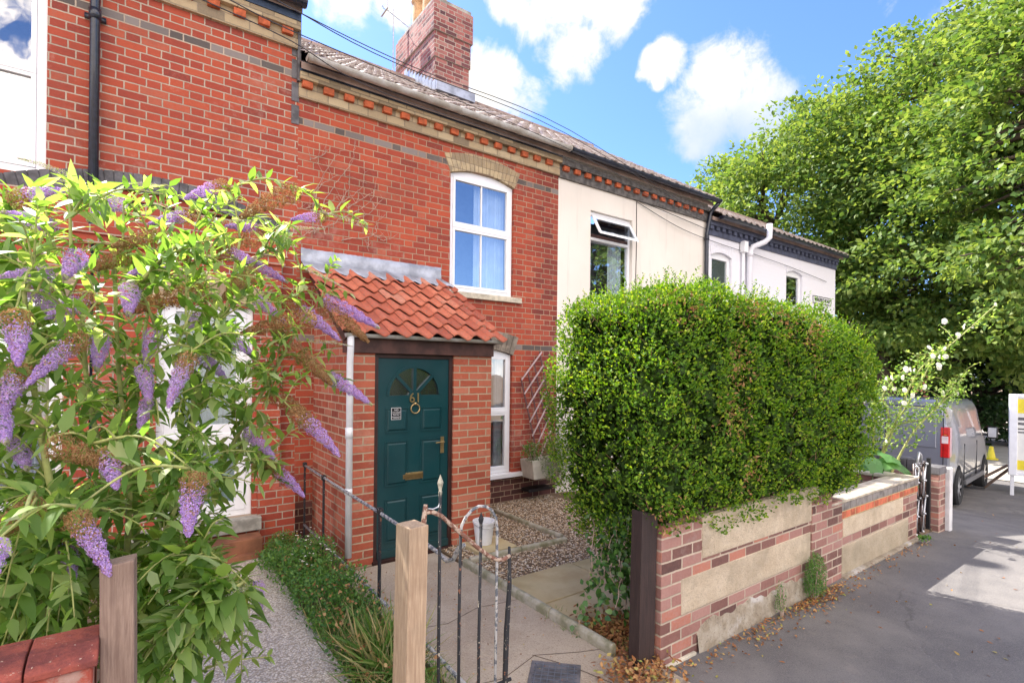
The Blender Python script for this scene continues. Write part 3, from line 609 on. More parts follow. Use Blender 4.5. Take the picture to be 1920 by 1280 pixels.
mb = MB(); mb.box(3.12, 4.41, F-.07, F+.06, .375, .432); mb.build('window_sill', M_upvc, h, bevel=.006)
cornice(h, X0, X1, ZC+.02, M_buff, M_redhead, M_buff, xd=X0+.025)
mb = MB(); mb.box(X0, X1, F-.10, F+.02, 4.99, 5.09); mb.build('fascia_board', M_fascia, h)
gutter('gutter', X0+.02, X1, F-.26, 5.075, M_pipegrey, h, r=.055)
roof(h, X0, X1, 5.09, 7.22, M_rooftile, 17)
# chimney
cx0, cx1, cy0, cy1 = 4.20, 4.90, 8.2, 9.76
mb = MB(); mb.box(cx0, cx1, cy0, cy1, 6.2, 7.35); mb.box(cx0-.02, cx1+.02, cy0-.02, cy1+.02, 7.35, 7.80); mb.box(cx0-.05, cx1+.05, cy0-.05, cy1+.05, 7.80, 8.32); mb.box(cx0-.02, cx1+.02, cy0-.02, cy1+.02, 6.2, 6.93)
ch = mb.build('chimney', M_chim, h, bevel=.006)
mb = MB(); mb.box(cx0-.02, cx1+.02, cy0-.02, cy1+.02, 8.322, 8.40); mb.build('chimney_cap', M_conc, ch)
for yy, hh in ((9.5, .95), (9.05, 1.1), (8.6, 1.0)):
    mb = MB(); mb.lathe((4.5, yy, 8.39), [(.13, 0), (.115, hh-.25), (.15, hh-.2), (.15, hh-.13), (.12, hh-.1), (.125, hh), (.10, hh), (.10, hh-.5)], 18); mb.build('chimney_pot', M_pot, ch, smooth=False)
mb = MB(); mb.box(cx0-.04, cx1+.04, cy0-.16, cy0-.021, 6.70, 6.86)
for k in range(10): y = cy0-.1+k*.13; z = 6.78+(y-cy0)*.62; mb.box(cx0-.045, cx0-.021, y, y+.12, z-.12, z+.17)
mb.build('lead_flashing', M_lead, ch)
mb = MB(); ax, ay = 4.02, 9.62; mb.tube([(ax, ay, 6.9), (ax, ay, 9.0)], .012, 6); mb.tube([(ax-.25, ay, 8.86), (ax+.45, ay+.1, 8.70)], .008, 5)
for k in range(6): t = k/5; c = Vector((ax-.22+.6*t, ay+.1*t, 8.85-.14*t)); mb.tube([c+Vector((0, -.13, -.10)), c+Vector((0, .13, .10))], .004, 4)
mb.box(ax-.2, ax-.17, ay-.16, ay+.16, 8.75, 8.97); mb.build('television_aerial', M_steel, ch)
# porch
PF = 4.68; px0, px1 = 1.57, 3.12
mb = MB(); wall(mb, px0, px1, 0, 2.06, PF, [(1.81, 2.655, 0, 1.995)], .1)
mb.quad((px0, F, 0), (px0, PF, 0), (px0, PF, 2.1), (px0, F, 2.92)); mb.quad((px1, PF, 0), (px1, F, 0), (px1, F, 2.92), (px1, PF, 2.1)); mb.build('porch_wall', M_porch, h)
mb = MB(); mb.box(1.535, 3.125, PF-.035, PF+.1, 1.995, 2.13); mb.build('porch_lintel', M_lintel, h, bevel=.004)
mb = MB(); mb.prism([(4.62, 2.13), (F, 2.89), (F, 2.83), (4.72, 2.1)], 1.52, 3.14); mb.v = [(v[1], v[0], v[2]) for v in mb.v]; mb.build('porch_roof_deck', M_lintel, h)
pantiles('porch_roof', 1.44, 3.20, 4.52, 2.16, F-.06, 2.945, 8, 6, M_pantile, h, amp=.030, step=.03, res=12, th=.014)
# lead: upstand on the wall and an apron dressed over the top tiles
Vv = []; Q = []; nx = 60
for i in range(nx+1):
    x = 1.42+(3.11-1.42)*i/nx; e = .03*(i/nx); ph = 2*PI*((x-1.44)/(1.76/8)); bz = .014*math.sin(ph)
    for (yy, z) in [(F-.012, 3.14), (F-.018, 3.0), (F-.05, 2.99+bz*.3), (F-.19, 2.905+bz+.005*math.sin(7*x)), (F-.195, 2.88+bz)]: Vv.append((x+(e*3 if yy < F-.1 else 0), yy, z-.006*i/nx+rnd.uniform(-.003, .003)))
for i in range(nx):
    for k in range(4): a = i*5+k; Q.append((a, a+5, a+6, a+1))
npmesh('lead_flashing', np.array(Vv), [np.array(Q)], M_lead, h, smooth=True)
gutter('porch_gutter', 1.50, 3.19, PF-.10, 2.165, M_pipegrey, h, r=.035)
mb = MB(); mb.tube([(1.545, PF-.10, 2.14), (1.545, PF-.10, 2.02), (1.555, PF-.055, 1.9), (1.56, PF-.05, .15)], .03, 10); mb.tube([(1.555, PF-.05, .72), (1.555, PF-.05, .77)], .035, 10); mb.tube([(1.555, PF-.052, 1.22), (1.555, PF-.052, 1.32)], .034, 10)
mb.build('porch_downpipe', M_whitep, h, smooth=True)
mb = MB(); mb.box(1.812, 1.852, PF+.02, PF+.1, .03, 1.993); mb.box(2.614, 2.653, PF+.02, PF+.1, .03, 1.993); mb.box(1.852, 2.614, PF+.021, PF+.1, 1.955, 1.993); mb.box(1.80, 2.66, PF-.03, PF+.1, -.02, .045); mb.build('door_frame', M_dframe, h, bevel=.003)
# door leaf: slab with a half-round light and six raised panels
dx0, dx1, dz0, dz1 = 1.855, 2.611, .05, 1.952; DY = PF+.035; dcx = (dx0+dx1)/2
fz, fr_ = 1.595, .27
mb = MB(); n = 28
arcp = [(dcx+fr_*math.cos(PI*i/n), fz+fr_*math.sin(PI*i/n)) for i in range(n+1)]
mb.box(dx0, dx1, DY, DY+.04, dz0, fz)
tops = [(dcx+(dx1-dcx)*math.cos(PI*i/n)/max(abs(math.cos(PI*i/n)), abs(math.sin(PI*i/n))), fz+(dz1-fz)*math.sin(PI*i/n)/max(abs(math.cos(PI*i/n)), abs(math.sin(PI*i/n)))) for i in range(n+1)]
for i in range(n):
    a, b, c, d = arcp[i], tops[i], tops[i+1], arcp[i+1]; mb.quad((a[0], DY, a[1]), (b[0], DY, b[1]), (c[0], DY, c[1]), (d[0], DY, d[1])); mb.quad((a[0], DY, a[1]), (d[0], DY, d[1]), (d[0], DY+.04, d[1]), (a[0], DY+.04, a[1]))
for i in range(n):
    q = [(dcx+r*math.cos(PI*k/n), fz+r*math.sin(PI*k/n)) for k, r in ((i, fr_-.004), (i, fr_+.022), (i+1, fr_+.022), (i+1, fr_-.004))]; mb.prism(q, DY-.008, DY+.002)
for ang in (45, 90, 135):
    a = R(ang); cx, sx = math.cos(a), math.sin(a); p = [(dcx+cx*r-sx*w_, fz+sx*r+cx*w_) for r, w_ in ((.03, -.016), (fr_+.005, -.016), (fr_+.005, .016), (.03, .016))]; mb.prism(p, DY-.006, DY+.03)
mb.prism([(dcx+.07*math.cos(PI*i/10), fz-.02+.07*math.sin(PI*i/10)) for i in range(11)], DY-.005, DY+.03)
def panel(x0, x1, z0, z1):
    e = .022; Y0 = DY-.001
    for (i0, i1, yy) in ((0, e, 0), ):
        # sunk moulding then a raised field
        pass
    mb.box(x0, x1, Y0-.006, Y0+.0005, z0, z0+.010); mb.box(x0, x1, Y0-.006, Y0+.0005, z1-.010, z1); mb.box(x0, x0+.010, Y0-.006, Y0+.0005, z0+.010, z1-.010); mb.box(x1-.010, x1, Y0-.006, Y0+.0005, z0+.010, z1-.010)
    b = len(mb.v); a_ = .034
    mb.add([(x0+e, Y0, z0+e), (x1-e, Y0, z0+e), (x1-e, Y0, z1-e), (x0+e, Y0, z1-e), (x0+a_, Y0-.011, z0+a_), (x1-a_, Y0-.011, z0+a_), (x1-a_, Y0-.011, z1-a_), (x0+a_, Y0-.011, z1-a_)],
           [(0, 1, 5, 4), (1, 2, 6, 5), (2, 3, 7, 6), (3, 0, 4, 7), (4, 5, 6, 7)])
for (a, b) in ((1.93, 2.17), (2.30, 2.54)):
    for (z0, z1) in ((1.235, 1.475), (.72, 1.155), (.18, .60)): panel(a, b, z0, z1)
mb.box(dx0, dx1, DY-.03, DY+.0, dz0, dz0+.07)
door = mb.build('door', M_door, h)
bm_ = bmesh.new(); bm_.from_mesh(door.data); bmesh.ops.remove_doubles(bm_, verts=bm_.verts, dist=.0002); bm_.to_mesh(door.data); bm_.free()
g = MB(); g.prism([(dcx+(fr_-.002)*math.cos(PI*i/n), fz+(fr_-.002)*math.sin(PI*i/n)) for i in range(n+1)], DY+.018, DY+.022); g.build('fanlight_glass', M_glassobs, door)
g = MB(); g.box(1.8, 2.65, DY+.6, DY+.61, .05, 2); g.build('porch_dark_backing', M_dark, door)  # dark sheet behind the fanlight, painted as the unlit porch
text_mesh('house_number', '61', .135, M_brass, door, (dcx, DY-.012, 1.565), .006, sx=.95)
mb = MB(); mb.tube([(dcx+.046*math.cos(a), DY-.02, 1.463+.046*math.sin(a)) for a in [2*PI*k/28 for k in range(29)]], .0065, 8, cap=False); mb.tube([(dcx, DY-.03, 1.512), (dcx, DY, 1.512)], .014, 10); mb.build('knocker', M_brass, door, smooth=True)
mb = MB(); mb.box(2.095, 2.345, DY-.008, DY+.001, .765, .835); mb.build('letterbox_plate', M_brass, door, bevel=.003)
mb = MB(); mb.box(2.112, 2.328, DY-.014, DY-.008, .778, .822); mb.build('letterbox_flap', simple('aged_brass', (.28, .20, .09), .4, metal=.8), door, bevel=.004)
mb = MB(); mb.box(2.525, 2.562, DY-.008, DY+.001, 1.0, 1.165); mb.tube([(2.545, DY, 1.115), (2.545, DY-.045, 1.115), (2.52, DY-.05, 1.117), (2.45, DY-.048, 1.112)], .007, 8); mb.build('handle', M_brass, door, bevel=.002)
mb = MB(); mb.box(1.985, 2.085, DY-.014, DY-.0125, 1.363, 1.478); sk = mb.build('door_notice', M_whitep, door)
mb = MB(); mb.box(1.989, 2.081, DY-.0155, DY-.0142, 1.391, 1.474); mb.box(1.989, 2.081, DY-.0155, DY-.0142, 1.367, 1.387); mb.build('notice_field', M_black, door)
text_mesh('notice_text', 'NO', .026, M_whitep, door, (2.035, DY-.0165, 1.455), .0004); 
for i, t_ in enumerate(('COLD CALLERS', 'SALES PEOPLE', 'JUNK MAIL')): text_mesh('notice_text', t_, .0125, M_whitep, door, (2.035, DY-.0165, 1.435-.014*i), .0004)
text_mesh('notice_text', 'THANK YOU', .011, M_whitep, door, (2.035, DY-.0165, 1.377), .0004)

# ---------------- cream rendered house
h3 = thing('rendered_house', 'cream rendered terraced house with a half open top hung window', 'house', (7, F, 0), 'houses of the terrace')
X0, X1 = 5.06, 8.80; ZC = 4.70
mb = MB(); wall(mb, X0, X1, -.3, 4.98, F, [(5.73, 6.70, 2.9, 4.37), (5.7, 6.9, .7, 2.2)], .12); shell(mb, X0, X1, 0, 4.98, 12.4); mb.build('wall', M_render, h3)
cornice(h3, X0, X1, ZC+.02, M_dentdark, M_redhead, M_dentdark, xd=X0+.05)
mb = MB(); mb.box(X0, X1, F-.03, F+.02, 4.98, 5.10); mb.build('eaves_board', M_render, h3)
gutter('gutter', X0+.02, X1+.05, F-.25, 5.075, M_pipeblk, h3, r=.055)
roof(h3, X0, X1, 5.09, 7.22, M_rooftile, 17)
mb = MB(); y = F+.05; mb.box(5.735, 5.785, y, y+.07, 2.9, 4.365); mb.box(6.645, 6.695, y, y+.07, 2.9, 4.365); mb.box(5.785, 6.645, y+.001, y+.07, 2.9, 2.95); mb.box(5.785, 6.645, y+.001, y+.07, 4.315, 4.365); mb.box(5.785, 6.645, y-.005, y+.07, 3.92, 3.965)
f = mb.build('window', M_upvc, h3, bevel=.004)
g = MB(); g.quad((5.785, y+.03, 2.95), (6.645, y+.03, 2.95), (6.645, y+.03, 3.92), (5.785, y+.03, 3.92)); g.build('pane', M_glass, f)
g = MB(); g.quad((5.735, y+.5, 2.9), (6.695, y+.5, 2.9), (6.695, y+.5, 4.37), (5.735, y+.5, 4.37)); g.build('dark_backing', M_dark, f)  # backing sheet painted dark for the unlit room
g = MB(); n = 20
for i in range(n): xa = 6.32+.3*i/n; xb = 6.32+.3*(i+1)/n; g.quad((xa, y+.15+.02*math.sin(i*1.5), 2.95), (xb, y+.15+.02*math.sin(i*1.5+1.5), 2.95), (xb, y+.15+.02*math.sin(i*1.5+1.5), 3.92), (xa, y+.15+.02*math.sin(i*1.5), 3.92))
g.build('curtain', M_curtain, f)
# opened top light
ang = R(30); hx0, hx1, hz, L = 5.79, 6.64, 4.31, .36
def tl(u, s, o=0): return (u, y-.01-math.sin(ang)*s-math.cos(ang)*o, hz-math.cos(ang)*s+math.sin(ang)*o*-1)
def slab_(m_, u0, u1, s0, s1, o0, o1): m_.add([tl(u0, s0, o0), tl(u1, s0, o0), tl(u1, s1, o0), tl(u0, s1, o0), tl(u0, s0, o1), tl(u1, s0, o1), tl(u1, s1, o1), tl(u0, s1, o1)], [(0, 1, 2, 3), (7, 6, 5, 4), (0, 4, 5, 1), (1, 5, 6, 2), (2, 6, 7, 3), (3, 7, 4, 0)])
mb = MB(); a_, b_ = hx0-.02, hx1+.02
slab_(mb, a_, b_, 0, .05, 0, .05); slab_(mb, a_, b_, L-.05, L, 0, .05); slab_(mb, a_, a_+.05, .05, L-.05, 0, .05); slab_(mb, b_-.05, b_, .05, L-.05, 0, .05)
sa = mb.build('open_top_light', M_upvc, f, bevel=.004)
g = MB(); slab_(g, a_+.05, b_-.05, .05, L-.05, .02, .028); g.build('top_light_pane', M_glass, f)
mb = MB(); mb.box(5.789, 6.641, y+.002, y+.06, 3.966, 4.02); mb.build('inner_window_board', M_lintel, f)
window(h3, 5.7, 6.9, .7, 2.2, F+.05, split=1.7, bars=(.5,))
mb = MB(); mb.tube([(6.79, F-.006, 4.70), (6.80, F-.007, 4.0), (6.785, F-.006, 3.2), (6.79, F-.006, 2.4)], .006, 5); mb.build('wall_cable', M_wire, h3)
mb = MB(); mb.tube([(8.82, F-.24, 5.03), (8.82, F-.14, 4.95), (8.80, F-.08, 4.86), (8.74, F-.07, 4.6), (8.72, F-.06, 4.45), (8.72, F-.06, .1)], .038, 10)
for z in (4.35, 3.4): mb.tube([(8.72, F-.06, z), (8.72, F-.06, z+.07)], .047, 10)
mb.build('downpipe', M_pipeblk, h3, smooth=True)
# party wall strip above the lower neighbour
# ---------------- white painted end house
h4 = thing('end_house', 'white painted brick end house with a slate blue cornice and a lower roof', 'house', (11.5, F, -.4), 'houses of the terrace')
X0, X1 = 8.80, 14.36; ZC = 4.49
mb = MB(); wall(mb, X0, X1, -1.2, 4.74, F, [(8.95, 9.66, 3.3, 4.22), (11.86, 12.62, 3.3, 4.22)], .09); shell(mb, X0, X1, -1.2, 4.74, 9.9); mb.build('wall', M_white, h4)
mb = MB(); mb.quad((X0+.003, F, 4.7), (X0+.003, 9.9, 4.7), (X0+.003, 9.9, 5), (X0+.003, F, 5)); 
cornice(h4, X0, X1, ZC, M_blueG, M_blueG, M_blueG, pitch=.2, xd=X0+.03)
gutter('gutter', X0+.1, X1+.05, F-.25, 4.80, M_pipeblk, h4, r=.055)
mb = MB(); mb.box(X0, X1, F-.10, F+.02, 4.745, 4.80); mb.build('fascia_board', M_blueG, h4)
roof(h4, X0, X1+.1, 4.83, 6.05, M_rooftile, 26, ny=8, yr=7.75)
mb = MB(); mb.prism([(F, 4.7), (9.9, 4.7), (7.75, 6.0)], X1-.03, X1); mb.v = [(v[1], v[0], v[2]) for v in mb.v]; mb.build('gable_wall', M_white, h4)
for (a, b) in ((8.955, 9.655), (11.865, 12.615)):
    window(h4, a, b, 3.3, 4.21, F+.05, arch=.08, glass=M_glassobs if a < 10 else M_glass, curtain=((0, .25),) if a > 10 else ())
    mb = MB(); arch_piece(mb, a, b, 4.13, .07, .16, F-.012, F+.07, 11, .05, .002); mb.build('window_arch', M_white, h4)
    mb = MB(); mb.box(a-.06, b+.06, F-.05, F+.06, 3.22, 3.3); mb.build('window_sill', M_upvc, h4, bevel=.006)
mb = MB(); mb.tube([(10.2, F-.08, .0), (10.2, F-.08, 4.34), (10.24, F-.12, 4.44), (10.42, F-.28, 4.54), (10.47, F-.34, 4.62), (10.48, F-.34, 4.90)], .056, 14)
for z in (2.0, 4.24): mb.tube([(10.2, F-.08, z), (10.2, F-.08, z+.1)], .065, 14)
mb.build('flue_pipe', M_white, h4, smooth=True)
mb = MB(); mb.tube([(10.0, F-.05, -.3), (10.0, F-.05, 4.3)], .03, 8); mb.box(9.93, 10.07, F-.12, F-.02, 4.3, 4.52); mb.build('downpipe', M_upvc, h4)
mb = MB(); mb.box(13.12, 14.1, F-.016, F-.006, 3.55, 3.73); sg = mb.build('street_sign', M_whitep, h4)
mb = MB()
for (a, b, c, d) in ((13.12, 14.1, 3.715, 3.73), (13.12, 14.1, 3.55, 3.565), (13.12, 13.135, 3.565, 3.715), (14.085, 14.1, 3.565, 3.715)): mb.box(a, b, F-.022, F-.0165, c, d)
mb.build('sign_border', M_black, sg)
text_mesh('sign_lettering', 'WINGFIELD ROAD', .125, M_black, sg, (13.61, F-.020, 3.64), .003, sx=.78)
#PART3
# ============================================================ GARDEN WALLS, POSTS, GATES
WY = 2.05
gw = thing('garden_wall', 'low brick garden wall with rough beige panels under the big hedge', 'wall', (3.8, WY, 0), 'front garden walls')
mb = MB(); mb.box(2.65, 4.62, WY, WY+.21, -.1, .87); mb.build('brickwork', M_wallbrick, gw, bevel=.006)
mb = MB(); mb.box(4.62, 5.2, WY-.012, WY+.22, -.1, .71); mb.box(4.62, 5.0, WY-.01, WY+.22, .71, .80); mb.build('pilaster', M_wallbrick, gw, bevel=.006)
mb = MB(); mb.box(3.07, 4.76, WY-.005, WY+.05, .605, .885); mb.build('upper_panel', G['rough_cast_panel'], gw, bevel=.008)
mb = MB(); mb.box(2.85, 4.61, WY-.005, WY+.05, .287, .520); mb.build('lower_panel', G['rough_cast_panel'], gw, bevel=.008)
mb = MB(); n = 60
tops = [.17+.018*math.sin(i*.33)+.01*math.sin(i*1.1)-.06*max(0, 1-i/4) for i in range(n+1)]; 
for i in range(n):
    a = 3.02+1.62*i/n; b = 3.02+1.62*(i+1)/n; p0 = WY-.008-.006*math.sin(i*.5)**2; p1 = WY-.008-.006*math.sin((i+1)*.5)**2
    mb.add([(a, p0-.02, -.05), (b, p1-.02, -.05), (b, p1, tops[i+1]), (a, p0, tops[i]), (a, WY+.01, tops[i]+.01), (b, WY+.01, tops[i+1]+.01)], [(0, 1, 2, 3), (3, 2, 5, 4)])
mb.build('mortar_footing', G['crumbling_mortar'], gw, smooth=True)
mb = MB(); mb.box(2.63, 3.0, WY-.02, WY+.1, -.04, .018); mb.build('white_mortar_edge', M_stone, gw, bevel=.01)
g2 = thing('garden_wall', 'low garden wall with a pale coping over grey and red brick courses', 'wall', (6.2, WY, 0), 'front garden walls')
mb = MB(); mb.box(5.2, 7.18, WY, WY+.20, -.15, .525); mb.build('brickwork', M_wallbrick, g2, bevel=.006)
mb = MB(); mb.box(5.24, 6.74, WY-.005, WY+.05, .355, .522); mb.build('upper_panel', G['rough_cast_panel'], g2, bevel=.008)
mb = MB(); mb.box(5.22, 6.9, WY-.006, WY+.05, .015, .275); mb.build('lower_panel', G['rough_cast_panel'], g2, bevel=.008)
mb = MB(); mb.box(5.2, 7.16, WY-.05, WY+.02, -.1, .02); mb.build('footing', G['crumbling_mortar'], g2, bevel=.01)
def row_of(mb, x0, x1, z0, z1, y0, y1, L=.112):
    x = x0
    while x < x1-.02: mb.box(x, min(x+L-.008, x1), y0+rnd.uniform(0, .003), y1, z0, z1); x += L
mb = MB(); row_of(mb, 5.06, 7.18, .532, .594, WY-.008, WY+.2); mb.build('red_brick_course', simple('bright_red_brick', (.50, .13, .065), .85, var=.4, scale=9, bumps=.3), g2, bevel=.004)
mb = MB(); row_of(mb, 4.99, 7.18, .604, .672, WY-.012, WY+.2, .13); mb.build('grey_brick_course', simple('grey_brick', (.21, .19, .18), .8, var=.4, scale=9, bumps=.3), g2, bevel=.005)
mb = MB(); mb.box(4.995, 7.182, WY-.004, WY+.195, .526, .69); mb.build('mortar_bed', simple('yellow_mortar', (.50, .38, .20), .9), g2)
mb = MB(); mb.box(4.98, 7.2, WY-.015, WY+.215, .676, .70); mb.build('coping', simple('pale_coping', (.46, .40, .32), .85, var=.35, scale=6, bumps=.3), g2, bevel=.006)
rt_ = MB(); rt_.box(7.0, 7.2, WY+.22, WY+.95, -.1, .66); wr = thing('return_wall', 'short cream capped return wall running back beside the folding gate', 'wall', (7.1, 2.6, 0))
rt_.build('brickwork', M_wallbrick, wr, bevel=.005); mb = MB(); mb.box(6.98, 7.22, WY+.22, WY+.97, .662, .70); mb.build('coping', M_stone, wr, bevel=.006)
# partition wall with dark blue brick capping behind the gate
pw = thing('partition_wall', 'low partition wall topped with dark blue bricks behind the folding gate', 'wall', (8.3, 3.4, 0))
mb = MB(); mb.box(8.2, 8.4, 2.35, 5.6, -.15, .60); mb.build('brickwork', M_wallbrick, pw); mb = MB()
y = 2.35
while y < 5.5: mb.box(8.19, 8.41, y, y+.10, .602, .75); y += .11
mb.build('blue_brick_capping', M_bluebrick, pw, bevel=.004)
# timber posts
def post(name, label, x, y, wx, wy, z1, mat, lean=(0, 0), rotz=0, z0=-.1, slant=0):
    r = thing(name, label, 'post', (x, y, 0)); mb = MB(); n = 6
    for i in range(n): 
        pass
    mb.box(-wx/2, wx/2, -wy/2, wy/2, z0, z1); V = []
    for v in mb.v:
        t = v[2]; V.append((v[0]+lean[0]*t, v[1]+lean[1]*t, v[2]+(slant*v[0] if v[2] > 0 else 0)))
    mb.v = V; o = mb.build('shaft', mat, r, bevel=.004, local=True); r.rotation_euler = (0, 0, rotz); return r
post('timber_post', 'weathered grey timber post beside the red capped wall at bottom left', -.022, 1.84, .078, .07, 1.30, M_post2, (-.01, .0), R(-6), slant=.12)
post('gate_post', 'pale bare timber post that carries the rusty iron gate', .855, 1.85, .085, .10, 1.25, M_post, (.015, .0), R(8))
dp = post('timber_post', 'dark brown stained post at the near end of the hedge wall', 2.545, 2.115, .145, .085, .98, M_postdark, (.02, 0), 0, slant=-.30)
# red capped wall at bottom left
lw = thing('red_capped_wall', 'low wall at bottom left with a cracked dark red painted coping', 'wall', (-.6, 1.8, 0))
mb = MB(); N = 44
def prof(t): return [(1.735, 1.062), (1.732, 1.082), (1.75, 1.095), (1.80, 1.108), (1.90, 1.108), (1.945, 1.09), (1.958, 1.07), (1.958, 1.062)]
for a, b in ((-2.0, -.975), (-.97, -.655), (-.651, -.372), (-.3685, -.222), (-.2175, -.075)):
    P0 = prof(0); m = len(P0); mb.add([(a, p[0], p[1]) for p in P0]+[(b, p[0], p[1]) for p in P0], [tuple(range(m-1, -1, -1)), tuple(range(m, 2*m))]+[(i, (i+1) % m, m+(i+1) % m, m+i) for i in range(m)])
mb.build('coping', G['red_coping'], lw, bevel=.004)
mb = MB(); mb.box(-2.0, -.085, 1.745, 1.945, -.1, 1.060); mb.build('painted_brickwork', G['flaking_red_paint'], lw, bevel=.01)
# rusty gate : narrow iron gate swung in line with the wall
gt = thing('iron_gate', 'rusty iron garden gate with spear finials and a hooped top', 'gate', (.915, 1.84, 0))
gy = 1.86
def bar(name, pts, r, mat, n=8, smooth=True): mb = MB(); mb.tube(pts, r, n); return mb.build(name, mat, gt, smooth=smooth)
bar('hinge_stile', [(.918, gy, .12), (.914, gy, .7), (.925, gy, 1.24), (.934, gy, 1.315)], [.011, .011, .0115, .009], M_rust2)
def finial(x, z, mat, s=1): mb = MB(); mb.lathe((x, gy, z), [(.007, -.07*s), (.009, -.05*s), (.006, -.045*s), (.013, -.022*s), (.014, -.018*s), (.0, .012*s)], 4); mb.build('spear_finial', mat, gt)
curve = [(.934, 1.285), (.962, 1.282), (1.0, 1.262), (1.06, 1.205), (1.11, 1.16), (1.17, 1.105), (1.23, 1.055), (1.27, 1.03), (1.31, 1.02), (1.345, 1.032)]
bar('swept_top_rail', [(x, gy-.004, z) for x, z in curve], [.009]*10, M_rust2)
bar('bottom_rail', [(.92, gy, .2), (1.36, gy, .2)], .009, M_rust); bar('lower_rail', [(.92, gy, .48), (1.36, gy, .48)], .008, M_rust)
bar('upright_bar', [(1.0, gy, .2), (.998, gy, .8), (.998, gy, 1.36)], .0068, M_rust); finial(.998, 1.415, simple('flaked_cream_paint', (.42, .39, .30), .8, var=.5, scale=40), 1.15)
bar('upright_bar', [(1.095, gy, .2), (1.092, gy, .8), (1.095, gy, 1.17)], .0068, M_rust)
bar('upright_bar', [(1.193, gy, .2), (1.19, gy, .7), (1.195, gy, 1.20)], .0068, M_rust); finial(1.195, 1.235, M_rust, 1)
hoop = [(1.095, 1.165), (1.10, 1.20), (1.12, 1.235), (1.15, 1.26), (1.185, 1.272), (1.22, 1.265), (1.25, 1.245), (1.272, 1.21), (1.28, 1.16), (1.28, .8), (1.276, .2)]
bar('hooped_bar', [(x, gy+.002, z) for x, z in hoop], .0065, M_railtop)
bar('end_stile', [(1.345, gy, 1.07), (1.348, gy, .9), (1.335, gy, .7), (1.33, gy, .5), (1.335, gy, .2)], [.006, .010, .0125, .012, .011], M_rust)
bar('latch_wire', [(.935, gy, 1.30), (.96, gy-.01, 1.295), (.985, gy-.01, 1.30), (.996, gy, 1.315)], .003, M_steel)
# railing between the two gardens
rl = thing('railing', 'old flat iron railing dividing the two front gardens', 'railing', (1.45, 3.9, 0))
def flat(y, x, z1, w_=.045, lean=0): mb = MB(); mb.box(x-.006, x+.006, y-w_/2, y+w_/2, -.05, z1); mb.box(x-.018, x+.018, y-w_/2-.002, y+w_/2+.002, z1-.05, z1-.005); return mb.build('railing_post', M_rust, rl, bevel=.003)
for y_ in (5.70, 5.02, 3.62): flat(y_, 1.45, .86 if y_ > 5.5 else .84)
mb = MB(); mb.tube([(1.45, 5.70, .825), (1.45, 5.02, .815), (1.45, 4.3, .805), (1.45, 3.62, .80), (1.45, 3.1, .79), (1.45, 2.75, .775), (1.452, 2.62, .755), (1.455, 2.55, .78), (1.46, 2.5, .86), (1.465, 2.45, .89)], .0125, 8); mb.build('top_rail', M_railtop, rl, smooth=True)
mb = MB(); mb.tube([(1.45, 5.70, .20), (1.45, 4.2, .19), (1.45, 3.62, .18), (1.45, 2.8, .17), (1.46, 2.1, .13), (1.46, 1.95, .05)], .0125, 8); mb.build('lower_rail', M_railtop, rl, smooth=True)
# folding gate
fg = thing('folding_gate', 'concertina folding metal gate pushed back beside the brick pier', 'gate', (7.4, WY, -.03))
for i in range(4):
    x = 7.24+i*.115; mb = MB(); mb.tube([(x, WY+.05, -.03), (x, WY+.05, .83)], .011, 6); mb.build('upright', M_gateiron, fg, smooth=True)
for i in range(3):
    x = 7.24+i*.115
    for (za, zb) in ((.02, .42), (.42, .80)):
        mb = MB(); mb.tube([(x, WY+.03, za), (x+.115, WY+.03, zb)], .008, 5); mb.tube([(x+.115, WY+.042, za), (x, WY+.042, zb)], .008, 5)
        for (px_, pz_) in ((x, za), (x, zb), (x+.0575, (za+zb)/2), (x+.115, zb)): mb.lathe((px_, WY+.022, pz_), [(0, -.016), (.014, -.008), (.016, 0), (.014, .008), (0, .016)], 8)
        mb.build('lattice', M_gateiron if (i+int(za*10)) % 2 else M_silver, fg, smooth=True)
mb = MB(); mb.tube([(7.3, WY+.04, .80), (7.33, WY+.03, .92), (7.36, WY+.04, .95), (7.40, WY+.03, .92), (7.44, WY+.04, .83)], .014, 6); mb.tube([(7.24, WY+.05, .82), (7.60, WY+.05, .82)], .010, 6); mb.build('latch', M_silver, fg, smooth=True)
bp = thing('brick_pier', 'narrow brick gate pier with a dark cap right of the folding gate', 'pier', (7.8, WY, -.03))
mb = MB(); mb.box(7.75, 7.99, WY-.05, WY+.15, -.1, .66); mb.build('brickwork', M_wallbrick, bp, bevel=.006)
mb = MB(); mb.box(7.74, 8.0, WY-.06, WY+.16, .662, .75); mb.build('cap', M_bluebrick, bp, bevel=.006)
mb = MB(); mb.box(7.655, 7.69, WY+.01, WY+.05, -.06, .86); mb.build('black_gate_stile', M_black, bp, bevel=.004)
wp = thing('concrete_post', 'pale concrete post against the brick gate pier', 'post', (8.1, WY-.03, -.05)); mb = MB(); mb.box(8.01, 8.12, WY-.09, WY+.02, -.2, .72); mb.build('shaft', simple('pale_concrete', (.62, .61, .62), .85, var=.15, bumps=.3), wp, bevel=.008)
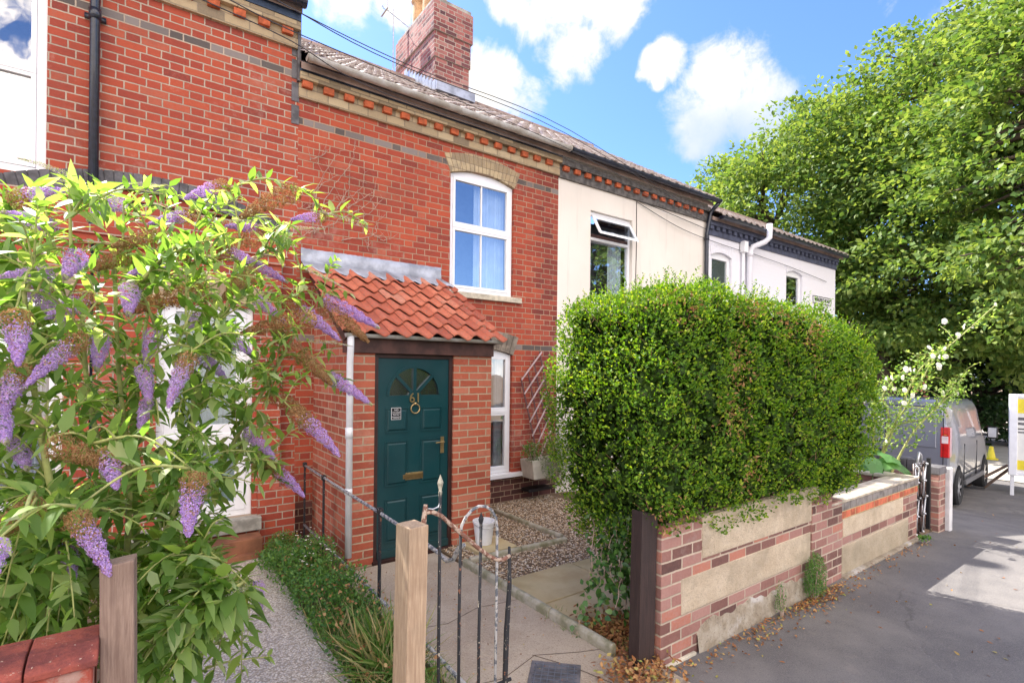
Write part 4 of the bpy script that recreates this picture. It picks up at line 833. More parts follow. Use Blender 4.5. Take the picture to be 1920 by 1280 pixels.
# ---------------- edging kerbs, paving, manhole, bucket, trough
def edging(label, pts, hh=.075, w_=.055, grp='concrete edgings of the gravel bed'):
    r = thing('edging', label, 'edging', pts[0], grp); k = 0
    for a, b in zip(pts, pts[1:]):
        A, B = Vector(a), Vector(b); d = (B-A).normalized(); s = Vector((-d.y, d.x, 0)); L = (B-A).length; nseg = max(1, int(round(L/.6)))
        for i in range(nseg):
            p = A+d*(L*i/nseg+.004); q = A+d*(L*(i+1)/nseg-.004); pr = [(-w_/2, -.08), (-w_/2, hh*.7), (-w_*.3, hh*.95), (0, hh), (w_*.3, hh*.95), (w_/2, hh*.7), (w_/2, -.08)]; m = len(pr); j = rnd.uniform(-.004, .004)
            mb = MB(); mb.add([tuple(p+s*(x+j)+Vector((0, 0, z))) for x, z in pr]+[tuple(q+s*(x+j)+Vector((0, 0, z))) for x, z in pr], [tuple(range(m)), tuple(range(2*m-1, m-1, -1))]+[(i_, (i_+1) % m, m+(i_+1) % m, m+i_) for i_ in range(m)])
            mb.build('edging_block', M_edge, r, bevel=.006)
    return r
M_edge = simple('mossy_concrete', (.40, .37, .30), .92, col2=(.22, .21, .13), scale=9, bumps=.6)
edging('long concrete edging between the concrete path and the gravel', [(2.47, 2.27, .05), (2.46, 4.1, .05)])
edging('cross edging running from the path through the gravel', [(2.55, 4.17, .03), (3.72, 4.12, .03)], .06)
edging('dark edging running back through the gravel to the house', [(3.74, 4.2, .03), (3.72, 5.45, .03)], .06)
for (lab, x0, x1, y0, y1) in (('large paving slab nearest the gravel and the path', 2.56, 3.30, 3.07, 3.60), ('paving slab nearest the dark timber post', 2.53, 3.22, 2.64, 3.06), ('paving slab partly under the hedge further from the path', 3.31, 3.95, 3.05, 3.58), ('small paving slab under the white bucket', 2.72, 3.15, 4.22, 4.62)):
    mb = MB(); mb.box(x0, x1, y0, y1, .0, .062 if 'bucket' not in lab else .075); tag(mb.build('paving_slab', G['sandstone_paving'], bevel=.008), lab, 'paving slab', 'paving slabs')
mh = thing('manhole_cover', 'small square blue grey drain cover in the concrete path', 'drain cover', (2.0, 2.3, .055), rot=(0, 0, R(45)))
mb = MB(); mb.box(-.15, .15, -.15, .15, 0, .006); mb.build('frame', M_bluebrick, mh, bevel=.002, local=True); mb = MB()
for i in range(7):
    c = -.115+.038*i; mb.box(-.13, .13, c, c+.005, .006, .009)
    mb.box(c, c+.005, -.13, .13, .006, .0092)
mb.build('lid_pattern', simple('cast_iron', (.13, .15, .19), .5, metal=.4, var=.3, scale=20), mh, local=True)
bk = thing('bucket', 'white plastic bucket standing beside the porch', 'bucket', (2.90, 4.46, .075))
mb = MB(); mb.lathe((2.90, 4.46, .078), [(0, .003), (.082, 0), (.108, .215), (.116, .215), (.116, .235), (.104, .235), (.080, .02), (0, .02)], 26); mb.build('pail', M_whitep, bk, smooth=False)
mb = MB(); mb.tube([(2.90+.116*math.cos(a), 4.46+.116*math.sin(a)-.0, .29+.04*math.sin(a)) for a in [PI+PI*k/12 for k in range(13)]], .003, 5); mb.build('bail_handle', M_steel, bk)
tr_ = thing('wall_planter', 'pale grey trough planter fixed to the wall by the lower window', 'planter', (4.45, 5.6, .36))
mb = MB(); mb.prism([(4.40, .36), (4.86, .36), (4.90, .62), (4.36, .62)], 5.52, 5.80); mb.build('trough', simple('grey_trough', (.52, .49, .43), .85, var=.15, bumps=.2), tr_, bevel=.01)
mb = MB(); mb.box(4.42, 4.84, 5.66, 5.84, .16, .20); mb.build('bracket', M_black, tr_)
tl_ = thing('trellis', 'collapsed diamond trellis leaning on the brick wall by the window', 'trellis', (4.55, 5.78, .8))
def slat(a, b, w_=.012, y=5.79, mat=None):
    A, B = Vector((a[0], y, a[1])), Vector((b[0], y, b[1])); d = (B-A).normalized(); s = Vector((-d.z, 0, d.x))*w_
    mb = MB(); mb.add([A+s, B+s, B-s, A-s, A+s+Vector((0, .008, 0)), B+s+Vector((0, .008, 0)), B-s+Vector((0, .008, 0)), A-s+Vector((0, .008, 0))], [(0, 1, 2, 3), (7, 6, 5, 4), (0, 4, 5, 1), (1, 5, 6, 2), (2, 6, 7, 3), (3, 7, 4, 0)]); mb.build('slat', mat, tl_)
M_sl = simple('weathered_pink_slat', (.48, .36, .36), .85, var=.3); M_sld = simple('dark_slat', (.13, .06, .06), .85, var=.3)
for i in range(7): slat((4.36+.05*i, 1.72-.20*i), (4.36+.05*i+.36-.02*i, 2.12-.19*i), .011, 5.775, M_sl)
for i in range(4): slat((4.36+.11*i, 1.74+.13*i), (4.62+.10*i, .82+.13*i), .011, 5.79, M_sld)
tp = thing('terracotta_pot', 'round terracotta pot half hidden under the hollyhock leaves', 'pot', (6.75, 2.75, .0)); mb = MB(); mb.lathe((6.75, 2.75, .02), [(0, 0), (.14, 0), (.2, .34), (.23, .34), (.23, .42), (.19, .42), (.17, .3), (0, .3)], 20); mb.box(6.6, 6.9, 2.6, 2.9, 0.0, .02); mb.build('pot_body', M_terr, tp)
# brick fragment in the weeds
for (x, y, s_, lab) in ((1.33, 3.30, 1, 'broken pinkish brick lying in the weeds beside the railing'), (1.38, 3.02, .7, 'small grey stone lying in the weeds under the railing')):
    mb = MB(); mb.lathe((x, y, .01), [(0, 0), (.09*s_, .0), (.11*s_, .05*s_), (.07*s_, .10*s_), (0, .11*s_)], 6); mb.v = [(v[0]+.02*math.sin(v[1]*50), v[1]+.02*math.cos(v[0]*40), v[2]) for v in mb.v]; tag(mb.build('broken_brick' if s_ == 1 else 'stone', G['flaking_red_paint'] if s_ == 1 else M_stone, bevel=.008), lab, 'rubble')
# wires
WR = [[(8.57, 5.7, 4.69), (4.61, 5.2, 5.02), (1.97, 4.6, 4.72), (0.93, 4.2, 4.59), (0.66, 4.0, 4.49)], [(8.58, 5.7, 4.67), (4.52, 5.2, 4.84), (1.98, 4.7, 4.67), (0.91, 4.2, 4.42), (0.49, 4.0, 4.35)], [(8.53, 5.7, 4.64), (4.47, 5.2, 4.7), (1.88, 4.7, 4.46), (0.95, 4.3, 4.4), (0.34, 4.0, 4.28)], [(8.57, 5.7, 4.71), (4.7, 5.2, 5.08), (2.2, 4.7, 4.81), (0.99, 4.2, 4.58), (0.72, 4.0, 4.5)]]
WL = ['lowest but one', 'middle', 'lowest', 'uppermost']
def spline(P, n=6):
    P = [Vector(p) for p in P]; out = []
    for i in range(len(P)-1):
        p0, p1, p2, p3 = P[max(i-1, 0)], P[i], P[i+1], P[min(i+2, len(P)-1)]
        for k in range(n):
            t = k/n; out.append(.5*((2*p1)+(-p0+p2)*t+(2*p0-5*p1+4*p2-p3)*t*t+(-p0+3*p1-3*p2+p3)*t**3))
    out.append(P[-1]); return out
for s_, lab in zip(WR, ('second overhead cable from the top crossing the brick eaves', 'third overhead cable from the top crossing the brick eaves', 'lowest overhead cable sagging across the brick eaves', 'topmost overhead cable passing over the brick roof edge')):
    ext = Vector(s_[-1])+(Vector(s_[-1])-Vector(s_[-2]))*4; mb = MB(); mb.tube(spline(s_)+[tuple(ext)], .0042, 4); tag(mb.build('overhead_cable', M_wire), lab, 'cable', 'overhead cables to the terrace')
W2 = [([(6.77, 5.83, 4.73), (7.53, 5.8, 4.66), (8.73, 5.8, 4.56)], 'upper thin cable across the cream rendered wall'), ([(6.77, 5.83, 4.7), (7.84, 5.8, 4.46), (8.82, 5.8, 4.37), (10.06, 5.82, 4.33)], 'lower thin cable sagging from the cream wall to the white wall'), ([(10.06, 5.82, 4.35), (11.9, 5.8, 4.25), (13.8, 5.82, 4.12)], 'thin dark cable across the white end house wall')]
for s_, lab in W2: mb = MB(); mb.tube(spline(s_), .006, 4); tag(mb.build('wall_cable', M_wire), lab, 'cable')
# dead climber on the wall
VN = [[(1.67, 5.82, 3.32), (1.61, 5.82, 3.54), (1.75, 5.82, 3.86), (1.96, 5.82, 4.21), (1.98, 5.82, 4.44)], [(1.61, 5.82, 3.42), (1.84, 5.82, 3.7), (2.08, 5.82, 3.93), (2.1, 5.82, 4.24)], [(1.64, 5.82, 3.37), (1.84, 5.82, 3.52), (2.15, 5.82, 3.76), (2.24, 5.82, 3.97)], [(1.67, 5.82, 3.55), (1.55, 5.82, 3.76), (1.83, 5.82, 4.29)], [(1.56, 5.82, 3.3), (1.53, 5.82, 3.52), (1.61, 5.82, 3.83), (1.84, 5.82, 4.0), (2.14, 5.82, 3.98)], [(1.84, 5.82, 3.28), (2.21, 5.82, 3.4), (2.24, 5.82, 3.54), (2.29, 5.82, 3.59)], [(2.21, 5.82, 3.4), (2.34, 5.82, 3.36), (2.44, 5.82, 3.39)], [(1.75, 5.82, 3.57), (1.9, 5.82, 3.83), (1.93, 5.82, 4.02)], [(1.49, 5.82, 4.09), (1.63, 5.82, 4.18), (1.67, 5.82, 4.25)], [(1.61, 5.82, 3.36), (1.45, 5.82, 3.28), (1.39, 5.82, 3.16)], [(1.72, 5.82, 3.68), (1.39, 5.82, 3.55)], [(1.9, 5.82, 3.65), (2.21, 5.82, 3.9)], [(2.15, 5.82, 3.36), (2.15, 5.82, 3.21)], [(1.96, 5.82, 3.54), (2.15, 5.82, 3.64), (2.34, 5.82, 3.86)]]
mb = MB()
for s_ in VN:
    sp = spline(s_, 8); sp = [p+Vector((rnd.uniform(-.012, .012), rnd.uniform(-.015, .01), rnd.uniform(-.012, .012))) for p in sp]; mb.tube(sp, [.0055*(1-.75*i/len(sp)) for i in range(len(sp))], 5)
    for k in range(5):
        p = rnd.choice(sp); mb.tube([p, p+Vector((rnd.uniform(-.1, .1), rnd.uniform(-.02, 0), rnd.uniform(.02, .16)))], [.0028, .001], 4)
tag(mb.build('dead_climber', M_twig), 'leafless dead climber stems clinging to the brick above the porch', 'climber')

# ============================================================ VAN
van = thing('parked_van', 'silver grey panel van with red rear lights parked beyond the gate', 'van', (11.45, 2.78, -.52), rot=(0, R(1.8), R(5.2)))
def vsec(l):   # half-width at heights for a station; returns polygon of (w,z) right half
    top = 1.96; wb = .95; wt_ = .80
    if l > 3.3: top = 1.96-.0*(l-3.3)
    return top, wb, wt_
stn = [(0, .34, 1.90, .93, .80), (.04, .32, 1.945, .955, .825), (.6, .32, 1.97, .965, .84), (3.2, .32, 1.97, .965, .84), (3.6, .32, 1.93, .965, .82), (4.05, .32, 1.55, .96, .80), (4.3, .32, 1.28, .955, .86), (4.7, .34, 1.10, .92, .84), (4.95, .38, .92, .80, .74)]
ring = []
for (l, zb, zt, wb, wt_) in stn:
    hh = zt-zb; pr = [(wb-.05, zb), (wb-.01, zb+.08*hh), (wb, zb+.22*hh), (wb+.005, zb+.40*hh), (wb-.008, zb+.56*hh), (wb-.015, min(zb+.60*hh, zt-.05)), (wt_+.045, zb+.88*hh), (wt_, zb+.955*hh), (wt_-.08, zt-.012), (wt_*.5, zt), (0, zt+.005)]
    full = [(1-w_, z) for w_, z in pr]+[(1+w_, z) for w_, z in pr[-2::-1]]   # w: 0..2 , right side first
    ring.append([(l, .97*(w_-1)+.97, z) for w_, z in full])
m = len(ring[0]); mb = MB(); vs = [p for r in ring for p in r]; fs = [(i*m+k, i*m+k+1, (i+1)*m+k+1, (i+1)*m+k) for i in range(len(ring)-1) for k in range(m-1)]+[(i*m+m-1, i*m, (i+1)*m, (i+1)*m+m-1) for i in range(len(ring)-1)]
fs += [tuple(range(m-1, -1, -1)), tuple((len(ring)-1)*m+k for k in range(m))]
mb.add(vs, fs); body = mb.build('body', G['silver_van_paint'] if False else G['silver_van_paint'], van, local=True)
# wheel arches cut out of the body
for l in (.86, 3.96):
    cm = MB(); cm.tube([(l, -.3, .34), (l, .30, .34)], .40, 28); c1 = cm.build('cut', M_black, van, local=True)
    cm = MB(); cm.tube([(l, 1.64, .34), (l, 2.3, .34)], .40, 28); c2 = cm.build('cut', M_black, van, local=True)
    for c_ in (c1, c2):
        md = body.modifiers.new('arch', 'BOOLEAN'); md.object = c_; md.operation = 'DIFFERENCE'; md.solver = 'EXACT'
bpy.context.view_layer.update(); dg = bpy.context.evaluated_depsgraph_get(); nm = bpy.data.meshes.new_from_object(body.evaluated_get(dg)); body.modifiers.clear(); body.data = nm
for o in [o for o in C.objects if o.name.startswith('cut')]: bpy.data.objects.remove(o)
md = body.modifiers.new('bevel', 'BEVEL'); md.width = .02; md.segments = 3; md.limit_method = 'ANGLE'; md.angle_limit = R(35)
body.data.polygons.foreach_set('use_smooth', [True]*len(body.data.polygons))
try:
    md2 = body.modifiers.new('wn', 'WEIGHTED_NORMAL'); md2.keep_sharp = True
except Exception: pass
M_seam = simple('panel_gap', (.015, .015, .017), .8)
def vp(name, m_, mat, **k): return m_.build(name, mat, van, local=True, **k)
for l in (.86, 3.96):
    for (w0, w1) in ((-.0, .22), (1.72, 1.94)):
        mb = MB(); wm = w0 if w0 < 1 else w1; s_ = 1 if w0 < 1 else -1
        pr = [(.20, .02), (.30, .0), (.328, .03), (.332, .11), (.328, .19), (.30, .22), (.2, .22)]; b = []
        for r_, o_ in pr:
            for k in range(28): a = 2*PI*k/28; b.append((l+r_*math.cos(a), wm+s_*o_, .33+r_*math.sin(a)))
        mb.add(b, [(i*28+k, i*28+(k+1) % 28, (i+1)*28+(k+1) % 28, (i+1)*28+k) for i in range(len(pr)-1) for k in range(28)]); wh = vp('wheel', mb, M_tyre)
        mb = MB(); mb.tube([(l, wm+s_*.05, .33), (l, wm+s_*.055, .33)], .205, 28); mb.tube([(l, wm+s_*.02, .33), (l, wm+s_*.06, .33)], .05, 14)
        for k in range(7):
            a = 2*PI*k/7; ca, sa_ = math.cos(a), math.sin(a); mb.add([(l+ca*.04-sa_*.03, wm+s_*.025, .33+sa_*.04+ca*.03), (l+ca*.04+sa_*.03, wm+s_*.025, .33+sa_*.04-ca*.03), (l+ca*.2+sa_*.022, wm+s_*.018, .33+sa_*.2-ca*.022), (l+ca*.2-sa_*.022, wm+s_*.018, .33+sa_*.2+ca*.022)], [(0, 1, 2, 3)])
        o = mb.build('wheel_trim', M_silver, wh, local=True)
# rear doors : seams, number plate recess, handle, bumper, lights
mb = MB()
for w_ in (.94, 1.0): pass
mb.box(-.012, .0, .965, .975, .42, 1.86); mb.box(-.012, .0, .12, .13, .42, 1.8); mb.box(-.012, .0, 1.81, 1.82, .42, 1.8); mb.box(-.012, .0, .13, 1.81, 1.80, 1.812); vp('door_seam', mb, M_seam)
def rim(m_, w0, w1, z0, z1, l0=-.014, l1=-.004, t=.014):
    m_.box(l0, l1, w0, w1, z0, z0+t); m_.box(l0, l1, w0, w1, z1-t, z1); m_.box(l0, l1, w0, w0+t, z0+t, z1-t); m_.box(l0, l1, w1-t, w1, z0+t, z1-t)
mb = MB(); mb.box(-.02, .005, .22, .88, 1.08, 1.70); mb.box(-.02, .005, 1.06, 1.72, 1.08, 1.70); vp('rear_door_panel', mb, G['silver_van_paint'], bevel=.018)
mb = MB(); mb.box(-.06, .06, .05, 1.89, .30, .50); vp('rear_bumper', mb, simple('grey_bumper', (.20, .21, .23), .5, var=.1), bevel=.03)
mb = MB(); mb.box(-.022, .0, 1.02, 1.42, .86, .98); vp('number_plate_recess', mb, M_black, bevel=.01)
mb = MB(); mb.box(-.05, 0, 1.0, 1.22, .92, .96); vp('rear_handle', mb, M_black, bevel=.008)
M_redl = simple('red_lamp_lens', (.55, .01, .012), .12, var=.2, coat=1); M_clear = simple('clear_lamp_lens', (.72, .62, .62), .15, coat=1)
mb = MB(); mb.box(-.012, .20, .036, .17, .92, 1.46); lt = vp('tail_light', mb, M_redl, bevel=.02)
mb = MB(); mb.box(-.018, .10, .055, .15, 1.17, 1.30); mb.build('reversing_lens', M_clear, lt, local=True, bevel=.01)
mb = MB(); mb.box(-.012, .16, 1.77, 1.905, .80, 1.42); lt = vp('tail_light', mb, M_redl, bevel=.02)
mb = MB(); mb.box(-.07, -.03, .07, .19, .40, .49); vp('fog_light', mb, M_redl, bevel=.01)
mb = MB(); mb.box(-.02, .03, 1.0, 1.2, 1.86, 1.90); vp('high_brake_light', mb, M_redl, bevel=.008)
# right flank: cargo side panels, cab door glass, mirror, sill
def side(l0, l1, z0, z1, m_, off=.006):
    def wz(z): t = max(0, min(1, (z-1.0)/(.75))); return .033+.118*t
    for (a, b) in ((l0, l1),): m_.add([(a, wz(z0)-off, z0), (b, wz(z0)-off, z0), (b, wz(z1)-off, z1), (a, wz(z1)-off, z1), (a, wz(z0)+.05, z0), (b, wz(z0)+.05, z0), (b, wz(z1)+.05, z1), (a, wz(z1)+.05, z1)], [(0, 1, 2, 3), (7, 6, 5, 4), (0, 4, 5, 1), (1, 5, 6, 2), (2, 6, 7, 3), (3, 7, 4, 0)])
mb = MB(); side(2.95, 3.62, 1.12, 1.66, mb, .004); mb.v = [(v[0]+(.25 if (v[0] > 3.5 and v[2] < 1.3) else (-.12 if v[0] > 3.5 else 0)), v[1], v[2]) for v in mb.v]; vp('cab_side_window', mb, M_glassdark, bevel=.006)
mb = MB(); side(.35, 1.35, 1.14, 1.72, mb, .008); vp('side_window_panel', mb, G['silver_van_paint'], bevel=.02)
mb = MB(); side(1.50, 2.75, 1.14, 1.70, mb, .006); vp('sliding_door_window', mb, M_glassdark, bevel=.01)
mb = MB()
for l in (1.42, 2.86): mb.box(l, l+.010, .026, .05, .40, 1.1)
mb.box(1.42, 3.5, .026, .05, .52, .532); vp('side_seam', mb, M_seam)
mb = MB(); mb.box(1.3, 3.5, -.02, .02, .33, .42); vp('side_sill', mb, simple('grey_sill', (.12, .12, .13), .6), bevel=.01)
mb = MB(); mb.add([(3.62, .22, 1.93), (3.62, 1.72, 1.93), (4.28, 1.80, 1.28), (4.28, .14, 1.28)], [(0, 1, 2, 3)]); mb.v = [(v[0]+.02, v[1], v[2]+.02) for v in mb.v]; vp('windscreen', mb, M_glassdark)
for w_ in (-.22, 2.0):
    mb = MB(); mb.box(3.55, 3.65, w_, w_+.17, 1.12, 1.38); mi = vp('wing_mirror', mb, M_black, bevel=.03); mb = MB(); mb.box(3.545, 3.551, w_+.02, w_+.15, 1.15, 1.35); mb.build('mirror_glass', M_silver, mi, local=True)
    mb = MB(); mb.box(3.58, 3.64, min(w_+.15, 1.85), max(w_+.17, 1.99) if w_ > 1 else .03, 1.17, 1.22); mb.build('mirror_arm', M_black, mi, local=True)
# notice board
sg = thing('notice_board', 'tall white framed advertising board with yellow poster at the right edge', 'sign', (15.2, 2.74, -.69), rot=(0, 0, R(-76)))
def sp(name, m_, mat, par=None, **k): return m_.build(name, mat, par or sg, local=True, **k)
mb = MB(); mb.box(.0, .13, -.09, .07, .42, 2.15); mb.box(.10, 1.25, -.07, .07, 2.08, 2.15); mb.box(.10, 1.25, -.07, .07, .42, .50); mb.box(1.25, 1.31, -.07, .07, .42, 2.15); fr = sp('board_frame', mb, M_whitep, bevel=.01)
mb = MB(); mb.box(.10, 1.25, -.05, .05, .5, 2.08); ps = sp('poster', mb, simple('pale_poster', (.70, .70, .66), .5, var=.05))
for (x0, x1, z0, z1, c) in ((.12, 1.23, 1.75, 2.05, M_yellow), (.14, .9, 1.60, 1.66, M_bluebrick), (.14, .7, 1.50, 1.55, M_bluebrick), (.14, .8, 1.40, 1.43, M_bluebrick), (.14, .6, 1.33, 1.36, M_bluebrick), (.35, .8, .85, 1.22, M_bluebrick), (.8, 1.2, .85, 1.3, M_terr), (.12, .6, .55, .75, M_yellow)):
    mb = MB(); mb.box(x0, x1, -.054, -.0505, z0, z1); mb.build('poster_block', c, ps, local=True)
mb = MB(); mb.box(.03, .09, -.04, .04, -.15, .42); sp('board_leg', mb, M_whitep); mb = MB(); mb.box(1.27, 1.33, -.04, .04, -.15, .42); sp('board_leg', mb, M_whitep)
mb = MB(); mb.tube([(0, .15, .6), (-.65, .5, .0)], .03, 6); sp('timber_strut', mb, M_post2); mb = MB(); mb.tube([(.1, .2, .6), (-.35, .6, .0)], .03, 6); sp('timber_strut', mb, M_post2)
cn = thing('traffic_cone', 'small yellow cone on the far pavement beyond the van', 'cone', (21.4, 4.25, zg(21.4)+.02))
mb = MB(); mb.lathe((21.4, 4.25, zg(21.4)+.02), [(0, 0), (.17, 0), (.17, .03), (.11, .05), (.05, .38), (.03, .40), (0, .40)], 16); mb.build('cone_body', M_yellow, cn)
pl = thing('utility_pole', 'pale wooden utility pole standing in front of the dark trees', 'pole', (27.6, 7.1, zg(27.6))); mb = MB(); mb.tube([(27.6, 7.1, -.8), (27.5, 7.2, 4.4)], [.14, .12], 10); mb.build('shaft', M_pole, pl, smooth=True)
for z in (2.0, 2.7): mb = MB(); mb.tube([(27.56, 7.14, z), (27.56, 7.14, z+.06)], .15, 10); mb.build('pole_band', M_black, pl)
# distant houses across the junction
def farhouse(label, x, y, wd, dp_, hh, rot, rise=2.2):
    r = thing('distant_house', label, 'house', (x, y, -1.2), 'distant brick houses', rot=(0, 0, rot))
    holes = []
    k = int(wd/2.6)
    for i in range(k):
        c = (i+.5)*wd/k
        for z in (.9, 3.6): holes.append((c-.5, c+.5, z, z+1.4))
    mb = MB(); wall(mb, 0, wd, 0, hh, 0, holes, .1); mb.quad((0, 0, 0), (0, dp_, 0), (0, dp_, hh), (0, 0, hh)); mb.quad((wd, 0, 0), (wd, 0, hh), (wd, dp_, hh), (wd, dp_, 0)); mb.quad((0, dp_, 0), (wd, dp_, 0), (wd, dp_, hh), (0, dp_, hh))
    mb.add([(0, 0, hh), (0, dp_, hh), (0, dp_/2, hh+rise)], [(0, 1, 2)]); mb.add([(wd, 0, hh), (wd, dp_, hh), (wd, dp_/2, hh+rise)], [(0, 1, 2)]); mb.build('wall', M_brickfar, r, local=True)
    mb = MB(); mb.prism([(-.3, hh-.15), (dp_/2, hh+rise), (dp_+.3, hh-.15), (dp_+.3, hh), (dp_/2, hh+rise+.15), (-.3, hh)], -.2, wd+.2); mb.v = [(v[1], v[0], v[2]) for v in mb.v]; mb.build('roof', M_rooffar, r, local=True)
    for a, b, c, d in holes:
        mb = MB(); mb.box(a, a+.08, .05, .1, c, d); mb.box(b-.08, b, .05, .1, c, d); mb.box(a+.08, b-.08, .05, .1, c, c+.08); mb.box(a+.08, b-.08, .05, .1, d-.08, d); mb.box((a+b)/2-.03, (a+b)/2+.03, .05, .1, c+.08, d-.08); f_ = mb.build('window', M_upvc, r, local=True)
        mb = MB(); mb.quad((a+.08, .08, c), (b-.08, .08, c), (b-.08, .08, d), (a+.08, .08, d)); mb.build('pane', M_glassdark, f_, local=True)
    for i in range(1, k):
        mb = MB(); mb.tube([(i*wd/k, -.06, .0), (i*wd/k, -.06, hh)], .06, 6); mb.build('downpipe', M_whitep, r, local=True)
farhouse('orange brick houses with brown roofs glimpsed right of the dark shrub', 46, 7.5, 14, 8, 5.6, R(-84))
farhouse('distant brick house seen low between the tree trunks', 44, 26, 13, 8, 5.2, R(-84))
farhouse('distant brick house at the far right behind the board', 50, -9, 12, 8, 5.6, R(-84))
#PART4
# ============================================================ HEDGE
def snoise(P, s, seed=0):      # cheap smooth pseudo noise
    r = np.random.default_rng(seed); out = np.zeros(len(P))
    for k in range(5):
        d = r.normal(0, 1, 3)*s*(1.5**k); out += np.sin(P@d+r.uniform(0, 6.28))/(1.4**k)
    return out/2.6
def box_pts(n, half, faces=None):
    hx, hy, hz = half; A = np.array([hy*hz, hy*hz, hx*hz, hx*hz, hx*hy, hx*hy*.0]); A = A/A.sum(); f = rng.choice(6, n, p=A); u = rng.uniform(-1, 1, (n, 3)); ax = f//2; sg_ = np.where(f % 2 == 0, -1., 1.); sg_ = np.where(f == 4, 1., sg_); u[np.arange(n), ax] = sg_; return u*np.array(half)
hedge = thing('hedge', 'big clipped green privet hedge overhanging the low brick wall', 'hedge', (3.9, 2.45, 0))
def hedge_surface(n, inner=0.0, seed=1):
    half = np.array([1.42, .47, .86]); P = box_pts(n, half); p = 13.0
    k = (np.abs(P/half)**p).sum(1)**(1/p); S = P/k[:, None]; Nn = nrm(np.sign(S)*np.abs(S/half)**(p-1)/half)
    lump = snoise(S, 2.2, 3)*.04+snoise(S, 6, 4)*.03+snoise(S, 15, 14)*.022
    S = S+Nn*lump[:, None]-Nn*inner[:, None] if isinstance(inner, np.ndarray) else S+Nn*lump[:, None]
    x = S[:, 0]; t = (x+1.42)/2.84
    zt = np.interp(t, [0, .2, .5, .75, .9, 1], [.86, .94, .885, .81, .72, .58])
    X = 3.95+x; Z = 1.60+S[:, 2]*np.where(S[:, 2] > 0, zt*1.0, 1.18)
    low = np.clip((1.15-Z)/.5, 0, 1); bul = np.exp(-((Z-1.55)/.6)**2)
    Y = 2.45-.10*t+S[:, 1]*(1+.10*bul-.10*low)-.08*bul*t+.10*low*(S[:, 1] < 0)
    X = X-.42*np.clip((S[:, 1]+.25)/.7, 0, 1)*np.clip((t-.72)/.28, 0, 1)-.08*np.clip((t-.85)/.15, 0, 1)
    X = X-.10*bul*(x < -1.0)+.12*low*(x < -1.2)
    return np.stack([X, Y, Z], 1), Nn
n = 80000; dep = rng.exponential(.05, n).clip(0, .20)-.03
P, Nn = hedge_surface(n, dep)
keep = (P[:, 2] > .80+.06*np.sin(P[:, 0]*5)+.03*np.sin(P[:, 0]*13))|(P[:, 0] < 3.0)&(P[:, 1] > 2.12)&(P[:, 2] > .58+.05*np.sin(P[:, 1]*14))
P, Nn = P[keep], Nn[keep]; n = len(P)
cl = snoise(P, 14, 9)
keep = rng.uniform(0, 1, n) < .72+.75*cl+.35*snoise(P, 30, 19); P, Nn = P[keep], Nn[keep]; n = len(P)
up3 = np.array([0, 0, 1.]); D = nrm(Nn*.7+rv(n, .7)+up3*.55); Nl = nrm(Nn*.6+up3*.55+rv(n, .45))
near = 1.0
parts = [leafarr(P, D, Nl, rng.uniform(.018, .036, n), rng.uniform(.012, .021, n), .2)]
# upright shoots on top and sides
sh = 4600; Ps, Ns = hedge_surface(sh, np.zeros(sh)); kk = (Ns[:, 2] > .2)|(rng.uniform(0, 1, sh) < .5); Ps, Ns = Ps[kk], Ns[kk]; kk = Ps[:, 2] > 1.0; Ps, Ns = Ps[kk], Ns[kk]
tw = MB()
for q in range(len(Ps)):
    L = rng.uniform(.03, .13)*(.6+.6*(np.sin(Ps[q][0]*9+Ps[q][1]*7) > 0)) if Ns[q][2] > .2 else rng.uniform(.02, .06); d = nrm(Ns[q]*.6+np.array([0, 0, .8])+rng.normal(0, .3, 3)); k = int(L/.008)
    T = np.linspace(0, 1, k)[:, None]; base = Ps[q]+d*L*T; side = nrm(np.cross(d, rv(k))); Dd = nrm(side+d*.7)
    parts.append(leafarr(base, Dd, nrm(rv(k, .5)+up3), rng.uniform(.014, .024, k), rng.uniform(.008, .013, k), .2))
    if q % 3 == 0: tw.tube([Ps[q]-d*.05, Ps[q]+d*L], [.0018, .0008], 3, cap=False)
V, Fs = join_arr(parts); npmesh('foliage', V, Fs, M_hedge, hedge)
# inner foliage mass and branches
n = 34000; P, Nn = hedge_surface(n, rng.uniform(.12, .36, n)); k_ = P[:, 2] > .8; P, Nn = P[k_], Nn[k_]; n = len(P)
V, Fs = leafarr(P, rv(n), nrm(rv(n)*.6+Nn), rng.uniform(.05, .09, n), rng.uniform(.04, .075, n), .1); npmesh('inner_foliage', V, Fs, leafmat('shaded_inner_leaf', [(0, (.02, .05, .008)), (1, (.05, .09, .015))], .2, .5, (1.5, 1.5, .5), .2), hedge)  # shade inside the hedge put into a darker leaf colour
for q in range(50):
    x = rnd.uniform(2.95, 5.0); y = 2.45+rnd.uniform(-.12, .12); p = [Vector((x, y, .2))]; d = Vector((rnd.uniform(-.12, .12), rnd.uniform(-.12, .12), 1)).normalized()
    for i in range(5): d = (d+Vector((rnd.uniform(-.12, .12), rnd.uniform(-.10, .10), .1))).normalized(); p.append(p[-1]+d*.4)
    tw.tube([q_ for q_ in p if q_[2] < 2.3], [.012*(1-.18*i) for i in range(len([q_ for q_ in p if q_[2] < 2.3]))], 5)
for q in range(170):
    Pq, Nq = hedge_surface(1, np.zeros(1)); Pq = Pq[0]; 
    if Pq[2] < .95: continue
    d = nrm(rng.normal(0, 1, 3)+np.array([0, 0, .5])); tw.tube([Pq-Nq[0]*.05, Pq-Nq[0]*.02+d*.04, Pq-Nq[0]*.02+d*.08], [.0025, .0018, .0008], 4)
tw.build('branches', simple('hedge_twig', (.26, .15, .08), .9, var=.4, scale=12), hedge)
